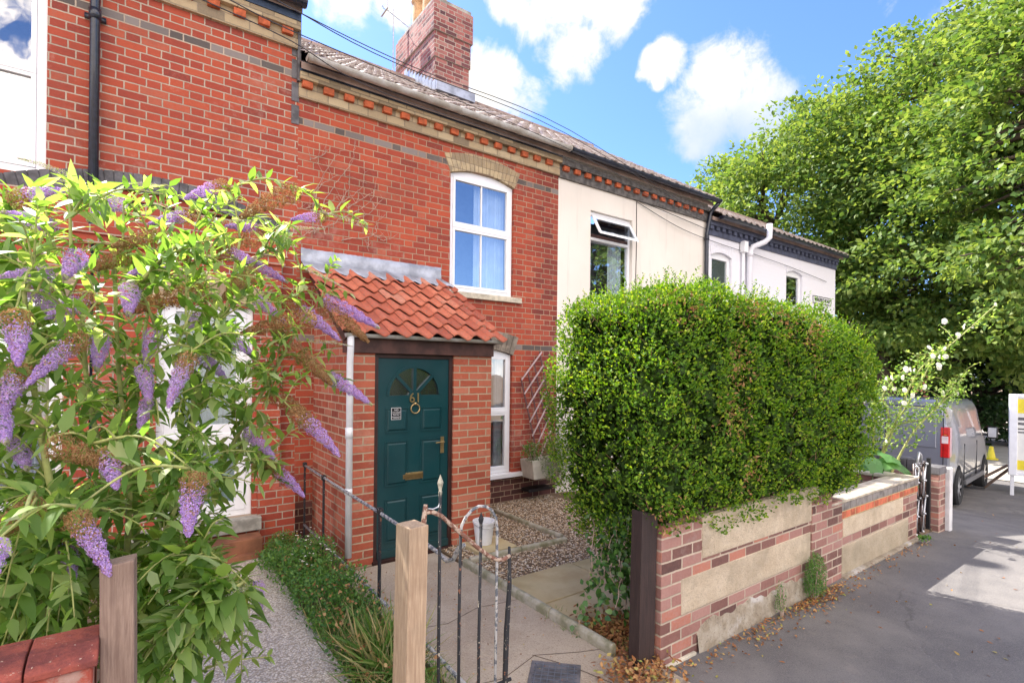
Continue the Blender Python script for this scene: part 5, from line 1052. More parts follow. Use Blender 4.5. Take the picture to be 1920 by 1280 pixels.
# withered patches
nb = 900; c = np.array([[3.5, 2.0, 2.3], [3.9, 1.9, 2.25], [3.25, 1.93, 1.9], [3.2, 1.92, 1.55], [4.2, 1.85, 2.15], [3.45, 1.9, 1.15], [2.75, 2.0, 2.3], [2.62, 1.95, .95]]); ci = rng.integers(0, len(c), nb)
Pq, Nq = hedge_surface(30000, np.full(30000, -.01)); dd = np.linalg.norm(Pq[:, None, :]-c[None], axis=2).min(1); pr = np.exp(-(dd/.12)**2); idx = rng.choice(len(Pq), nb, p=pr/pr.sum()); Pq, Nq = Pq[idx], Nq[idx]
V, Fs = leafarr(Pq, rv(nb)+np.array([0, 0, -.4]), nrm(Nq+rv(nb, .5)), rng.uniform(.02, .04, nb), rng.uniform(.009, .016, nb), .3); npmesh('withered_leaves', V, Fs, M_brownf, hedge)
# ivy trailing at the near end of the hedge
ivy = thing('ivy', 'ivy trailing down from the hedge to the ground behind the dark post', 'ivy', (2.75, 2.4, 0)); parts = []; mb = MB()
for q in range(26):
    a = Vector((2.66+rnd.uniform(-.14, .2), 2.4+rnd.uniform(-.14, .2), .85)); p = [a]
    while p[-1][2] > rnd.uniform(.05, .5): p.append(p[-1]+Vector((rnd.uniform(-.03, .035), rnd.uniform(-.03, .035), -.06)))
    mb.tube(p, .003, 4); k = len(p)*4; I = rng.integers(0, len(p), k); B = np.array([tuple(p[i]) for i in I])+rv(k, .022)
    parts.append(longleaf(B, rv(k)+np.array([-.3, -.5, -.5]), nrm(rv(k, .4)+np.array([-.3, -.6, .7])), rng.uniform(.025, .055, k), rng.uniform(.022, .045, k), .15, .1))
mb.build('stems', M_twig, ivy); V, Fs = join_arr(parts); npmesh('leaves', V, Fs, leafmat('ivy_leaf', [(0, (.03, .09, .02)), (.6, (.06, .15, .03)), (1, (.12, .22, .05))], .25, .35), ivy)

# ============================================================ BUDDLEIA
bud = thing('buddleia', 'large buddleia bush with purple flower spikes and bright leaves', 'bush', (-.05, 2.85, 0))
FL=[('p',(-0.05, 2.9, 2.59),(-0.18, 2.85, 2.5)),('m',(0.37, 3.0, 2.78),(0.18, 2.95, 2.69)),('b',(0.71, 3.0, 2.82),(0.42, 2.95, 2.67)),('m',(0.92, 3.2, 2.76),(0.72, 3.15, 2.73)),('g',(1.18, 3.2, 2.75),(0.81, 3.15, 2.81)),('m',(0.63, 3.3, 2.64),(0.41, 3.25, 2.66)),('g',(0.08, 2.9, 2.68),(-0.06, 2.85, 2.67)),('p',(-0.17, 2.4, 2.24),(-0.16, 2.35, 2.21)),('b',(-0.03, 2.8, 2.33),(-0.16, 2.75, 2.28)),('m',(0.17, 2.6, 2.32),(-0.03, 2.55, 2.24)),('m',(0.09, 3.2, 2.29),(0.02, 3.15, 2.32)),('p',(-0.24, 2.4, 2.16),(-0.36, 2.35, 2.16)),('b',(0.47, 2.8, 2.32),(0.31, 2.75, 2.2)),('b',(0.26, 2.7, 2.19),(-0.03, 2.65, 2.12)),('m',(-0.29, 2.1, 2.01),(-0.27, 2.05, 1.87)),('m',(-0.14, 2.3, 1.95),(-0.29, 2.25, 1.82)),('p',(-0.11, 2.6, 1.96),(-0.08, 2.55, 1.89)),('p',(0.06, 2.6, 1.99),(0.07, 2.55, 1.9)),('b',(0.75, 2.8, 2.1),(0.37, 2.75, 2.06)),('m',(0.64, 3.0, 2.22),(0.93, 2.95, 2.06)),('p',(0.88, 3.1, 2.25),(1.21, 3.05, 2.14)),('b',(0.59, 2.9, 2.0),(0.87, 2.85, 1.82)),('m',(0.17, 2.3, 1.9),(0.08, 2.25, 1.73)),('p',(0.24, 2.8, 1.9),(0.35, 2.75, 1.82)),('p',(0.87, 3.0, 1.81),(1.12, 2.95, 1.68)),('m',(0.62, 2.7, 1.65),(0.85, 2.65, 1.45)),('b',(-0.22, 2.2, 1.6),(-0.08, 2.15, 1.56)),('m',(-0.08, 2.2, 1.56),(-0.01, 2.15, 1.53)),('p',(-0.35, 2.6, 1.56),(-0.27, 2.55, 1.55)),('p',(-0.36, 2.3, 1.69),(-0.28, 2.25, 1.68)),('m',(0.16, 1.95, 1.51),(0.12, 1.9, 1.34)),('m',(-0.14, 1.85, 1.45),(-0.04, 1.8, 1.3)),('p',(-0.28, 1.8, 1.41),(-0.26, 1.75, 1.32)),('m',(0.55, 2.9, 1.36),(0.73, 2.85, 1.21)),('b',(-0.23, 2.1, 1.43),(-0.31, 2.05, 1.41)),('p',(0.49, 2.8, 0.79),(0.53, 2.75, 0.72)),('b',(0.86, 3.1, 2.22),(1.14, 3.05, 2.07)),('g',(-0.2, 2.4, 2.52),(-0.31, 2.35, 2.55)),('g',(0.72, 3.0, 2.41),(0.94, 2.95, 2.34)),('g',(0.59, 2.8, 2.43),(0.42, 2.75, 2.38)),('p',(-0.33, 2.7, 2.15),(-0.21, 2.65, 2.03)),('m',(0.27, 3.0, 2.11),(0.23, 2.95, 2.08)),('g',(0.36, 2.2, 1.01),(0.23, 2.15, 1.01)),('p',(-0.02, 2.4, 2.14),(0.01, 2.35, 2.1)),('m',(-0.39, 2.7, 2.46),(-0.25, 2.65, 2.55)),('p',(-0.31, 2.9, 1.95),(-0.31, 2.85, 1.89))]
ST=[[(-0.11, 2.75, 0.82), (-0.1, 2.75, 1.31), (-0.16, 2.7, 1.78), (-0.18, 2.7, 2.12)], [(-0.04, 2.85, 0.76), (-0.02, 2.85, 1.35), (-0.06, 2.8, 1.82), (-0.08, 2.8, 2.32)], [(0.02, 2.9, 0.72), (0.1, 2.9, 1.17), (0.19, 2.9, 1.51), (0.34, 2.95, 2.03), (0.43, 3.0, 2.51)], [(-0.02, 2.7, 0.81), (0.12, 2.6, 1.19), (0.2, 2.6, 1.59), (0.17, 2.6, 2.05)], [(-0.17, 2.6, 0.89), (-0.25, 2.5, 1.43), (-0.3, 2.5, 1.82), (-0.33, 2.5, 2.2)], [(0.01, 3.0, 0.69), (0.0, 3.1, 1.3), (0.01, 3.1, 1.81), (0.09, 3.1, 2.47)], [(0.06, 2.8, 0.75), (0.3, 2.8, 1.32), (0.58, 2.85, 1.85), (0.72, 2.9, 2.11)]]
FL += [(k_, (x_, y_, z_), (x_+dx_, y_-.06, z_+dz_)) for k_, x_, y_, z_, dx_, dz_ in (('p', -.25, 2.6, 2.36, -.12, .05), ('m', .32, 2.9, 2.42, .16, -.02), ('p', .48, 2.9, 2.2, .15, -.10), ('m', -.12, 2.5, 2.1, -.14, -.05), ('p', .3, 2.7, 2.0, .14, -.06), ('b', .55, 2.85, 1.72, .2, -.1), ('p', .42, 2.75, 1.55, .14, -.12), ('m', -.3, 2.35, 1.85, -.06, -.14), ('g', .62, 3.0, 2.6, .2, .04), ('g', -.05, 2.8, 2.55, -.2, .06), ('g', .75, 2.95, 2.0, .22, .0), ('p', .02, 2.45, 1.85, .03, -.12), ('m', -.2, 2.3, 1.3, .05, -.15))]
FL += [('m', (.25, 3.1, 2.62), (.05, 3.0, 2.56)), ('b', (.55, 3.1, 2.55), (.32, 3.0, 2.5)), ('p', (.5, 3.15, 2.42), (.68, 3.1, 2.36)), ('b', (.1, 2.75, 2.42), (-.08, 2.7, 2.38)), ('g', (.3, 2.9, 2.55), (.46, 2.85, 2.6)), ('p', (.05, 2.5, 1.72), (.0, 2.45, 1.62))]
stems = MB(); nodes = []; lp = []
for s_ in ST:
    sp_ = spline([(-.05+rnd.uniform(-.1, .1), 2.85+rnd.uniform(-.1, .1), .02)]+s_, 6); stems.tube(sp_, [.016*(1-.62*i/len(sp_)) for i in range(len(sp_))], 8); nodes += sp_[8:]
def cane(a, b, sag=.12, lead=None):
    a, b = Vector(a), Vector(b); m_ = (a+b)/2+Vector((0, 0, sag*(b-a).length+.02)); return spline([a, m_, b], 6)
def leaves_on(path, l0, l1, start=.25, gap=.055, big=1.0):
    gap *= .62; k9 = .82 if path[-1][2] < 1.35 else .76; l0 *= k9; l1 *= k9
    L = sum((path[i+1]-path[i]).length for i in range(len(path)-1)); k = max(1, int(L*(1-start)/gap)); big *= .75 if path[-1][2] > 1.85+.36*(.587*path[-1][0]+.81*path[-1][1]) else 1
    for j in range(k):
        t = start+(1-start)*(j+.5)/k; f_ = t*(len(path)-1); i = min(int(f_), len(path)-2); p = path[i].lerp(path[i+1], f_-i); d = (path[i+1]-path[i]).normalized()
        a0 = (PI/2 if j % 2 else 0)+rnd.uniform(-.4, .4); s = d.orthogonal().normalized(); s = Matrix.Rotation(a0, 3, d)@s
        for sg_ in (1, -1):
            if rnd.random() < .12: continue
            dd = (s*sg_+d*.55+Vector((rnd.uniform(-.3, .3), rnd.uniform(-.3, .3), rnd.uniform(-.3, .4)))).normalized(); ll = rnd.uniform(l0, l1)*(1.15-.55*t)*big
            lp.append((tuple(p), tuple(dd), (rnd.uniform(-.35, .35), rnd.uniform(-.35, .35), 1), ll, ll*rnd.uniform(.27, .42), rnd.uniform(.05, .4)))
            if rnd.random() < .5:      # small axillary leaves
                l2 = ll*.45; lp.append((tuple(p), tuple((dd+Vector((rnd.uniform(-.5, .5), rnd.uniform(-.5, .5), .5))).normalized()), (rnd.uniform(-.4, .4), rnd.uniform(-.4, .4), 1), l2, l2*.3, .2))
def pick(b):
    b = Vector(b); c = sorted(nodes, key=lambda q: (q-b).length+.35*max(0, q[2]-b[2]+.1)+rnd.uniform(0, .15)); return c[0]
flower_at = []
for kd, a, b in FL:
    A = Vector(a); near_ = pick(a); 
    if (near_-A).length > .9: near_ = near_.lerp(A, .2)
    cn_ = cane(near_, A); stems.tube(cn_, [.006-.0035*i/len(cn_) for i in range(len(cn_))], 5); leaves_on(cn_, .09, .16, .15, .06)
    nodes.extend(cn_[3:-1]); flower_at.append((kd, A, Vector(b), (cn_[-1]-cn_[-2]).normalized()))
# filling shoots
tips = []
for q in range(270):
    z = rnd.uniform(.55, 2.72); rr = .25+.62*math.sin(min(1, z/2.6)*PI*.62); th = rnd.uniform(0, 2*PI)
    tips.append((-.12+rr*1.0*math.cos(th)*rnd.uniform(.3, 1), 2.72+rr*.75*math.sin(th)*rnd.uniform(.4, 1), z))
for q in range(40): tips.append((rnd.uniform(-.75, -.1), rnd.uniform(2.2, 3.2), rnd.uniform(.5, 2.45)))
for q in range(54): tips.append((rnd.uniform(-.45, .10), rnd.uniform(2.0, 2.6), rnd.uniform(.55, 1.35)))
for q in range(8): tips.append((rnd.uniform(.10, .28), rnd.uniform(2.3, 2.9), rnd.uniform(.55, 1.15)))
for q in range(110): tips.append((rnd.uniform(-.1, .62), rnd.uniform(2.55, 3.25), rnd.uniform(1.2, 2.35)))
for q in range(90): tips.append((rnd.uniform(-.5, .42), rnd.uniform(2.3, 3.0), rnd.uniform(.9, 2.0)))
for q in range(30): tips.append((rnd.uniform(-.35, .3), rnd.uniform(2.3, 2.8), rnd.uniform(1.9, 2.6)))
tips = [t for t in tips if t[2] < 1.80+.37*(.587*t[0]+.81*t[1]) and not (t[2] < 1.25 and t[0] > .22+.25*(t[2]-.5))]
tips += [(.42, 2.6, .62), (.35, 2.3, .62), (1.0, 3.0, 1.7), (.9, 3.0, 1.95), (1.05, 3.1, 2.3), (.95, 3.1, 2.5), (.8, 2.95, 1.55)]
for t_ in tips:
    A = Vector(t_); n0 = pick(t_); 
    if (n0-A).length > .75: n0 = n0.lerp(A, .35)
    cn_ = cane(n0, A, .1); stems.tube(cn_, [.005-.003*i/len(cn_) for i in range(len(cn_))], 4); leaves_on(cn_, .09, .17, .1, .05, 1.15 if t_[2] < 1.3 else 1.0)
# low shoots growing over the path
for a, b in (((.0, 2.7, .3), (.52, 2.62, .5)), ((.1, 2.4, .2), (.40, 1.75, .32)), ((.05, 2.3, .15), (.2, 1.7, .22)), ((.0, 2.6, .25), (.35, 2.4, .75)), ((0, 2.4, .1), (.12, 1.72, .45))):
    cn_ = cane(a, b, .15); stems.tube(cn_, [.006-.0035*i/len(cn_) for i in range(len(cn_))], 5); leaves_on(cn_, .08, .14, .1, .05)
stems.build('stems', M_budstem, bud, smooth=True)
A = [np.array([l[i] for l in lp]) for i in range(6)]
V, Fs = longleaf(*A[:5], A[5], .10); npmesh('leaves', V, Fs, M_bud, bud)
# flower spikes : unit spike along +X, 1 m long before scaling, in three kinds
def spike(kind, seed):
    r = np.random.default_rng(seed); n = {'p': 2000, 'm': 2000, 'b': 2000, 'g': 700}[kind]
    t = r.uniform(0, 1, n)**.9; rad = (.165*(1-t**2.2)**.8*(1-.35*t)+.03)*np.where(t < .12, .7+t*2.5, 1)*(1+.12*np.sin(t*40+seed))
    if kind == 'g': rad *= .42
    if kind == 'b': rad *= .95
    a = r.uniform(0, 2*PI, n); rr = rad*r.uniform(.72, 1.06, n); bend = -.16*t*t
    P = np.stack([t, rr*np.cos(a), rr*np.sin(a)+bend], 1); Nn = nrm(np.stack([.25+0*t, np.cos(a), np.sin(a)], 1)+r.normal(0, .25, (n, 3)))
    Tn = nrm(np.cross(Nn, r.normal(0, 1, (n, 3)))); B = np.cross(Nn, Tn); s = r.uniform(.014, .024, n)[:, None]*(1.0 if kind != 'g' else .7)
    if kind == 'b': s = s*.85
    V = np.stack([P-Tn*s-Nn*s*.35, P-B*s*.35, P+Tn*s-Nn*s*.35, P+B*s*.35, P+B*s-Nn*s*.35, P-Tn*s*.35, P-B*s-Nn*s*.35, P+Tn*s*.35], 1).reshape(-1, 3)
    i = np.arange(n)[:, None]*8; q = np.concatenate([i+[0, 1, 2, 3], i+[4, 5, 6, 7]], 1).reshape(-1, 4)
    me = bpy.data.meshes.new('flower_spike'); me.from_pydata([tuple(v) for v in V], [], [tuple(f) for f in q.tolist()])
    me.materials.append(M_purple); me.materials.append(M_brownf); me.materials.append(M_budgr)
    mi = {'p': np.where(t+r.normal(0, .05, n) > .93, 2, 0), 'b': np.ones(n, int), 'g': np.where(r.uniform(0, 1, n) < .15, 0, 2), 'm': np.where(t+r.normal(0, .10, n) < .33, 1, np.where(r.uniform(0, 1, n) < .06, 1, 0))}[kind]
    me.polygons.foreach_set('material_index', np.repeat(mi, 2).astype(np.int32)); return me
SPK = {k: [spike(k, s+ord(k)) for s in range(3)] for k in 'pmbg'}
for i, (kd, A, B, cd_) in enumerate(flower_at):
    o = bpy.data.objects.new('flower_spike', SPK[kd][i % 3]); C.objects.link(o); o.parent = bud
    d = B-A; L = max(d.length, .085); mn = .20 if kd in 'mp' else .20
    if d.length < .12: d = d.normalized()*.6+Vector((-.55, -.75, -.35))*.5; L = .15   # spikes pointing at the viewer
    L = min(max(L*1.08, .13), .36)
    q = d.to_track_quat('X', 'Z'); o.rotation_mode = 'QUATERNION'; o.rotation_quaternion = q; o.location = A-origin[bud.name]; wd = (1.25 if L < .2 else 1.0)*{'p': .85, 'm': .90, 'b': 1.15, 'g': .7}[kd]; o.scale = (L, L*wd*(.20/L)**.35, L*wd*(.20/L)**.35)
    origin[o.name] = origin[bud.name]
    lab = {'b': 'withered brown flower spike', 'm': 'half withered purple flower spike', 'g': 'green unopened flower spike'}.get(kd)
    if lab: o['label'] = lab

# ============================================================ HOLLYHOCK
HS=[[(7.2, 2.56, 0.3), (7.3, 2.43, 0.83), (7.29, 2.37, 1.03), (7.44, 2.14, 1.86), (7.67, 1.85, 2.24), (7.91, 1.55, 2.65)], [(7.2, 2.56, 0.3), (7.38, 2.43, 1.02), (7.47, 2.24, 1.48), (7.55, 2.06, 1.93), (7.66, 1.98, 2.17)], [(7.28, 2.5, 0.3), (7.29, 2.37, 1.22), (7.12, 2.37, 1.61), (7.34, 2.21, 1.93)], [(7.0, 2.46, 0.35), (7.23, 2.17, 1.06), (7.4, 1.92, 1.5), (7.59, 1.78, 1.7)], [(7.23, 2.54, 0.3), (7.27, 2.51, 1.34), (7.22, 2.55, 1.86)], [(7.23, 2.54, 0.3), (7.29, 2.37, 1.13), (7.43, 2.03, 1.37), (7.7, 1.83, 1.81)]]
HF=[(7.36, 2.01, 2.16), (7.48, 1.92, 2.14), (7.36, 2.01, 2.08), (7.53, 1.89, 2.48), (7.7, 1.76, 2.42), (7.78, 1.71, 2.39), (7.59, 1.84, 2.3), (7.63, 1.81, 2.31), (7.97, 1.57, 2.67), (7.19, 2.14, 1.92), (7.16, 2.16, 1.9), (7.2, 2.13, 1.89), (7.26, 2.08, 1.91), (7.12, 2.18, 1.81), (6.96, 2.3, 1.79), (7.0, 2.27, 1.8), (7.04, 2.24, 1.69), (7.34, 2.03, 1.71), (7.46, 1.94, 1.93), (7.49, 1.92, 1.98), (7.49, 1.92, 1.65), (6.89, 2.35, 1.34), (7.01, 2.27, 1.08), (7.47, 1.93, 1.52), (6.82, 2.4, 1.88), (7.24, 2.1, 1.61), (7.17, 2.15, 1.53), (7.47, 1.93, 2.06), (7.56, 1.87, 2.05), (7.63, 1.81, 1.65), (6.92, 2.33, 1.68), (6.79, 2.42, 1.56), (7.11, 2.19, 1.68)]
hk = thing('hollyhock', 'tall leaning hollyhock with white flowers above the folding gate', 'plant', (7.2, 2.5, 0)); mb = MB(); parts = []
for s_ in HS:
    sp_ = spline([(7.2, 2.55, 0)]+s_[1:], 8); mb.tube(sp_, [.013*(1-.8*i/len(sp_))+.002 for i in range(len(sp_))], 6)
    for q in range(100):
        i = rng.integers(len(sp_)//3, len(sp_)); p = np.array(sp_[i]); k = 3; parts.append(leafarr(np.repeat(p[None], k, 0)+rv(k, .065), rv(k)+np.array([0, 0, .2]), rv(k, .5)+up3, rng.uniform(.02, .055, k), rng.uniform(.015, .04, k)))
    for q in range(5):   # side branches
        p = Vector(sp_[rnd.randrange(len(sp_)//2, len(sp_))]); e = p+Vector((rnd.uniform(-.3, .2), rnd.uniform(-.25, .25), rnd.uniform(-.05, .25))); mb.tube([p, p.lerp(e, .5)+Vector((0, 0, .03)), e], [.005, .004, .002], 4)
        k = 14; B = np.array([tuple(p.lerp(e, t)) for t in rng.uniform(0, 1, k)]); parts.append(leafarr(B+rv(k, .02), rv(k), rv(k, .5)+up3, rng.uniform(.02, .05, k), rng.uniform(.015, .04, k)))
mb.build('stems', M_budstem, hk, smooth=True); V, Fs = join_arr(parts); npmesh('small_leaves', V, Fs, M_bud, hk)
mb = MB()
for q in range(22):       # big lobed leaves low down
    c = Vector((7.0+rnd.uniform(-.45, .5), 2.4+rnd.uniform(-.3, .35), rnd.uniform(.35, .98))); r_ = rnd.uniform(.07, .14); nn = Vector((rnd.uniform(-.7, .1), rnd.uniform(-.9, .0), rnd.uniform(.4, 1))).normalized(); s = nn.orthogonal().normalized(); t = nn.cross(s); ring_ = []
    for k in range(15): a = 2*PI*k/15; rr = r_*(1+.16*math.cos(5*a)); ring_.append(c+s*rr*math.cos(a)+t*rr*math.sin(a)-nn*r_*.3*(1+.3*math.cos(5*a)))
    mb.add([tuple(c)]+[tuple(p) for p in ring_], [(0, k+1, (k+1) % 15+1) for k in range(15)]); mb.tube([c, c.lerp(Vector((7.2, 2.55, .3)), .6)], .004, 4)
mb.build('large_leaves', leafmat('hollyhock_leaf', [(0, (.07, .19, .05)), (1, (.13, .28, .09))], .35, .5), hk, recalc=False)
for p in HF:
    mb = MB(); c = Vector(p)+Vector((rnd.uniform(-.04, .04), rnd.uniform(-.04, .04), rnd.uniform(-.02, .02))); nn = Vector((-.4+rnd.uniform(-.5, .5), -.8+rnd.uniform(-.3, .3), rnd.uniform(-.1, .5))).normalized(); s = nn.orthogonal().normalized(); t = nn.cross(s); r_ = rnd.uniform(.022, .036)
    for k in range(5):
        a = 2*PI*k/5; d1, d2 = a-.6, a+.6; mb.add([tuple(c-nn*.01), tuple(c+(s*math.cos(d1)+t*math.sin(d1))*r_+nn*.012), tuple(c+(s*math.cos(a)+t*math.sin(a))*r_*1.08+nn*.006), tuple(c+(s*math.cos(d2)+t*math.sin(d2))*r_+nn*.012)], [(0, 1, 2), (0, 2, 3)])
    f_ = mb.build('flower', M_wflower, hk, recalc=False)
# ============================================================ OTHER PLANTS
def bushy(name, label, cat, c, rad, n, l, w_, mat, stemn=12, top=True):
    r = thing(name, label, cat, (c[0], c[1], 0)); mb = MB(); parts = []
    for q in range(stemn):
        a = Vector((c[0]+rnd.uniform(-.2, .2)*rad[0], c[1]+rnd.uniform(-.2, .2)*rad[1], c[2]-rad[2])); b = Vector(c)+Vector((rnd.uniform(-1, 1)*rad[0], rnd.uniform(-1, 1)*rad[1], rnd.uniform(.1, 1)*rad[2]))*.85; mb.tube(spline([a, a.lerp(b, .5)+Vector((0, 0, rad[2]*.2)), b], 4), .004, 4)
    u = nrm(rv(n))*(rng.uniform(0, 1, n)**.4)[:, None]; P = np.array(c)+u*np.array(rad)*(1+.2*snoise(u, 4, 2))[:, None]; P = P[P[:, 2] > .05]; k = len(P)
    V, Fs = leafarr(P, rv(k)+np.array([0, 0, .4]), rv(k, .5)+up3, rng.uniform(l*.6, l, k), rng.uniform(w_*.6, w_, k)); mb.build('stems', M_twig, r); npmesh('leaves', V, Fs, mat, r); return r
bushy('planter_shrub', 'small bright green leafy shrub in the left end of the trough', 'shrub', (4.42, 5.60, .74), (.17, .12, .15), 500, .045, .02, M_weed)
bushy('planter_conifer', 'grey green feathery conifer spilling over the wall trough', 'shrub', (4.75, 5.42, .68), (.30, .22, .42), 9000, .028, .008, leafmat('conifer_sprig', [(0, (.07, .12, .04)), (1, (.17, .24, .09))], .2, .7))
bushy('wall_weed', 'dark green mossy weed growing at the foot of the wall under the panels', 'weed', (4.52, 1.97, .16), (.14, .07, .24), 3600, .020, .008, M_weed, 6)
bushy('wall_weed', 'smaller upright weed at the wall foot nearer the camera', 'weed', (3.98, 1.98, .10), (.05, .04, .18), 700, .018, .007, M_weed, 4)
bushy('wall_weed', 'bright green clump at the foot of the wall near the folding gate', 'weed', (7.0, 1.93, .03), (.10, .06, .07), 260, .045, .03, M_weed, 2)
bushy('mossy_clump', 'low round green mossy clump by the brick corner near the white door', 'plant', (1.15, 5.3, .14), (.17, .16, .16), 3600, .022, .010, M_weed, 4)
# weeds, grass, litter
zs = []
def blades(n, xr, yr, h0, h1, seed):
    r = np.random.default_rng(seed); B = np.stack([r.uniform(*xr, n), r.uniform(*yr, n), np.full(n, .03)], 1); D = nrm(np.stack([r.normal(0, .55, n), r.normal(0, .55, n), np.ones(n)], 1)); L = r.uniform(h0, h1, n)
    return longleaf(B, D, nrm(r.normal(0, 1, (n, 3))*[1, 1, .2]), L, L*.03+.003, r.uniform(.2, .9, n), .05)
parts = [blades(1300, (1.0, 1.42), (2.0, 3.9), .07, .22, 1), blades(420, (1.12, 1.34), (2.75, 3.15), .18, .42, 2), blades(500, (1.47, 1.52), (2.0, 4.4), .03, .10, 3), blades(160, (2.5, 2.6), (2.3, 3.0), .03, .07, 5), blades(260, (1.02, 1.12), (1.8, 5.0), .04, .12, 6), blades(60, (2.42, 2.45), (2.6, 2.9), .02, .07, 8)]
V, Fs = join_arr(parts); o = npmesh('long_grass', V, Fs, M_grass); tag(o, 'long straggly grass along the edge of the left path and railing', 'grass', kind='stuff')
n = 15000; P = np.stack([rng.uniform(.98, 1.44, n), rng.uniform(1.9, 5.3, n), np.zeros(n)], 1)
dens = .35+.65*(P[:, 1] > 3.5)+.25*snoise(P, 5, 11); P = P[rng.uniform(0, 1, n) < dens]; n = len(P)
hgt = .09+.22*np.clip((P[:, 1]-3.3)/.8, 0, 1)*np.clip((5.3-P[:, 1])/.6, 0, 1); P[:, 0] += -.10*np.clip((P[:, 1]-3.6), 0, 1)*rng.uniform(0, 1, n); P[:, 2] = .02+rng.uniform(0, 1, n)**.8*hgt*(1+.5*snoise(P, 8, 12))
V, Fs = leafarr(P, rv(n)+np.array([0, 0, .3]), rv(n, .5)+up3, rng.uniform(.015, .045, n), rng.uniform(.010, .025, n)); o = npmesh('weeds', V, Fs, M_weed); tag(o, 'leafy green weeds filling the strip between the path and the railing', 'weeds', kind='stuff')
n = 420; P = np.stack([rng.uniform(1.0, 1.42, n), rng.uniform(2.6, 5.1, n), rng.uniform(.12, .34, n)], 1)
V, Fs = leafarr(P, rv(n), rv(n), rng.uniform(.018, .034, n), rng.uniform(.014, .026, n)); o = npmesh('seed_heads', V, Fs, M_brownf); tag(o, 'brown dried seed heads scattered through the weeds', 'seed heads', kind='stuff')
n = 60; P = np.stack([rng.uniform(1.05, 1.4, n), rng.uniform(4.2, 5.0, n), rng.uniform(.28, .42, n)], 1)
V, Fs = leafarr(P, rv(n)*[1, 1, .2], rv(n, .3)+up3, .022, .018); o = npmesh('white_weed_flowers', V, Fs, M_wflower); tag(o, 'tiny white flowers on the weeds beside the porch', 'flowers', kind='stuff')
def litter(name, label, cat, n, f, l=.035, mat=M_dryleaf, hh=.03):
    P = f(n); n = len(P); P[:, 2] += rng.uniform(.0, hh, n); V, Fs = longleaf(P, rv(n)*[1, 1, .25], rv(n, .45)+up3, rng.uniform(l*.5, l, n), rng.uniform(l*.25, l*.5, n), rng.uniform(-.3, .5, n), .15); o = npmesh(name, V, Fs, mat); tag(o, label, cat, kind='stuff')
def f1(n): return np.concatenate([np.stack([rng.normal(2.72, .16, n//2).clip(2.5, 3.3), rng.uniform(2.1, 2.66, n//2), np.full(n//2, .035)], 1), np.stack([rng.normal(2.42, .12, n//4), rng.normal(2.02, .10, n//4), np.full(n//4, .06)], 1), np.stack([rng.uniform(2.55, 2.9, n//4), rng.normal(2.5, .12, n//4), np.full(n//4, .06)], 1)])
litter('leaf_litter', 'brown fallen leaves heaped under the hedge behind the dark post', 'leaf litter', 2200, f1, .05, hh=.05)
def f2(n):
    x = np.concatenate([rng.normal(4.55, .28, n//2), rng.normal(3.6, .25, n//6), rng.uniform(2.7, 7.0, n//3)]); k = len(x); return np.stack([x, 2.03-np.abs(rng.normal(0, .085, k))-.03, np.full(k, .004)], 1)
litter('leaf_litter', 'dry leaves gathered on the pavement along the foot of the wall', 'leaf litter', 900, f2, .035, hh=.02)
def f3(n): return np.stack([rng.uniform(2.6, 11, n), rng.uniform(.3, 1.95, n), np.full(n, .004)], 1)
litter('leaf_litter', 'scattered dry leaf scraps on the open pavement', 'leaf litter', 130, f3, .04, hh=.006)
def f4(n): return np.stack([rng.uniform(1.48, 2.43, n), rng.uniform(1.9, 4.4, n), np.full(n, .058)], 1)
litter('leaf_litter', 'small scraps of leaf on the concrete path', 'leaf litter', 220, f4, .022, hh=.006)
# flint gravel : real pebbles
def pebbles(n, f, s0, s1):
    P = f(n); n = len(P); ico = np.array([(0, 0, 1), (.89, 0, .45), (.28, .85, .45), (-.72, .53, .45), (-.72, -.53, .45), (.28, -.85, .45), (.72, .53, -.2), (-.28, .85, -.2), (-.89, 0, -.2), (-.28, -.85, -.2), (.72, -.53, -.2)])
    T = [(0, 1, 2), (0, 2, 3), (0, 3, 4), (0, 4, 5), (0, 5, 1), (1, 6, 2), (2, 7, 3), (3, 8, 4), (4, 9, 5), (5, 10, 1), (2, 6, 7), (3, 7, 8), (4, 8, 9), (5, 9, 10), (1, 10, 6)]
    s = rng.uniform(s0, s1, n)[:, None, None]*rng.uniform(.6, 1.1, (n, 1, 3))*np.array([1, 1, .65]); a = rng.uniform(0, 6.28, n); ca, sa2 = np.cos(a), np.sin(a)
    Q = ico[None]*s; X = Q[:, :, 0]*ca[:, None]-Q[:, :, 1]*sa2[:, None]; Y = Q[:, :, 0]*sa2[:, None]+Q[:, :, 1]*ca[:, None]; V = np.stack([X, Y, Q[:, :, 2]], 2)+P[:, None, :]
    Fc = (np.arange(n)[:, None, None]*11+np.array(T)[None]).reshape(-1, 3); return V.reshape(-1, 3), [Fc]
def fg_(n):
    P = np.stack([rng.uniform(2.51, 4.9, n), rng.uniform(3.0, 5.8, n), np.full(n, .036)], 1); P[:, 2] += rng.uniform(0, .012, n)
    inb = (P[:, 0] < 3.31)&(P[:, 1] < 3.61)|(P[:, 0] < 3.96)&(P[:, 1] < 3.59)|(P[:, 0] > 2.72)&(P[:, 0] < 3.15)&(P[:, 1] > 4.22)&(P[:, 1] < 4.62)|(P[:, 0] < 3.13)&(P[:, 1] > 4.66); return P[~inb]
V, Fs = pebbles(15000, fg_, .007, .014); o = npmesh('gravel', V, Fs, M_pebble, smooth=True); tag(o, 'brown and grey flint gravel in the front bed', 'gravel', kind='stuff')

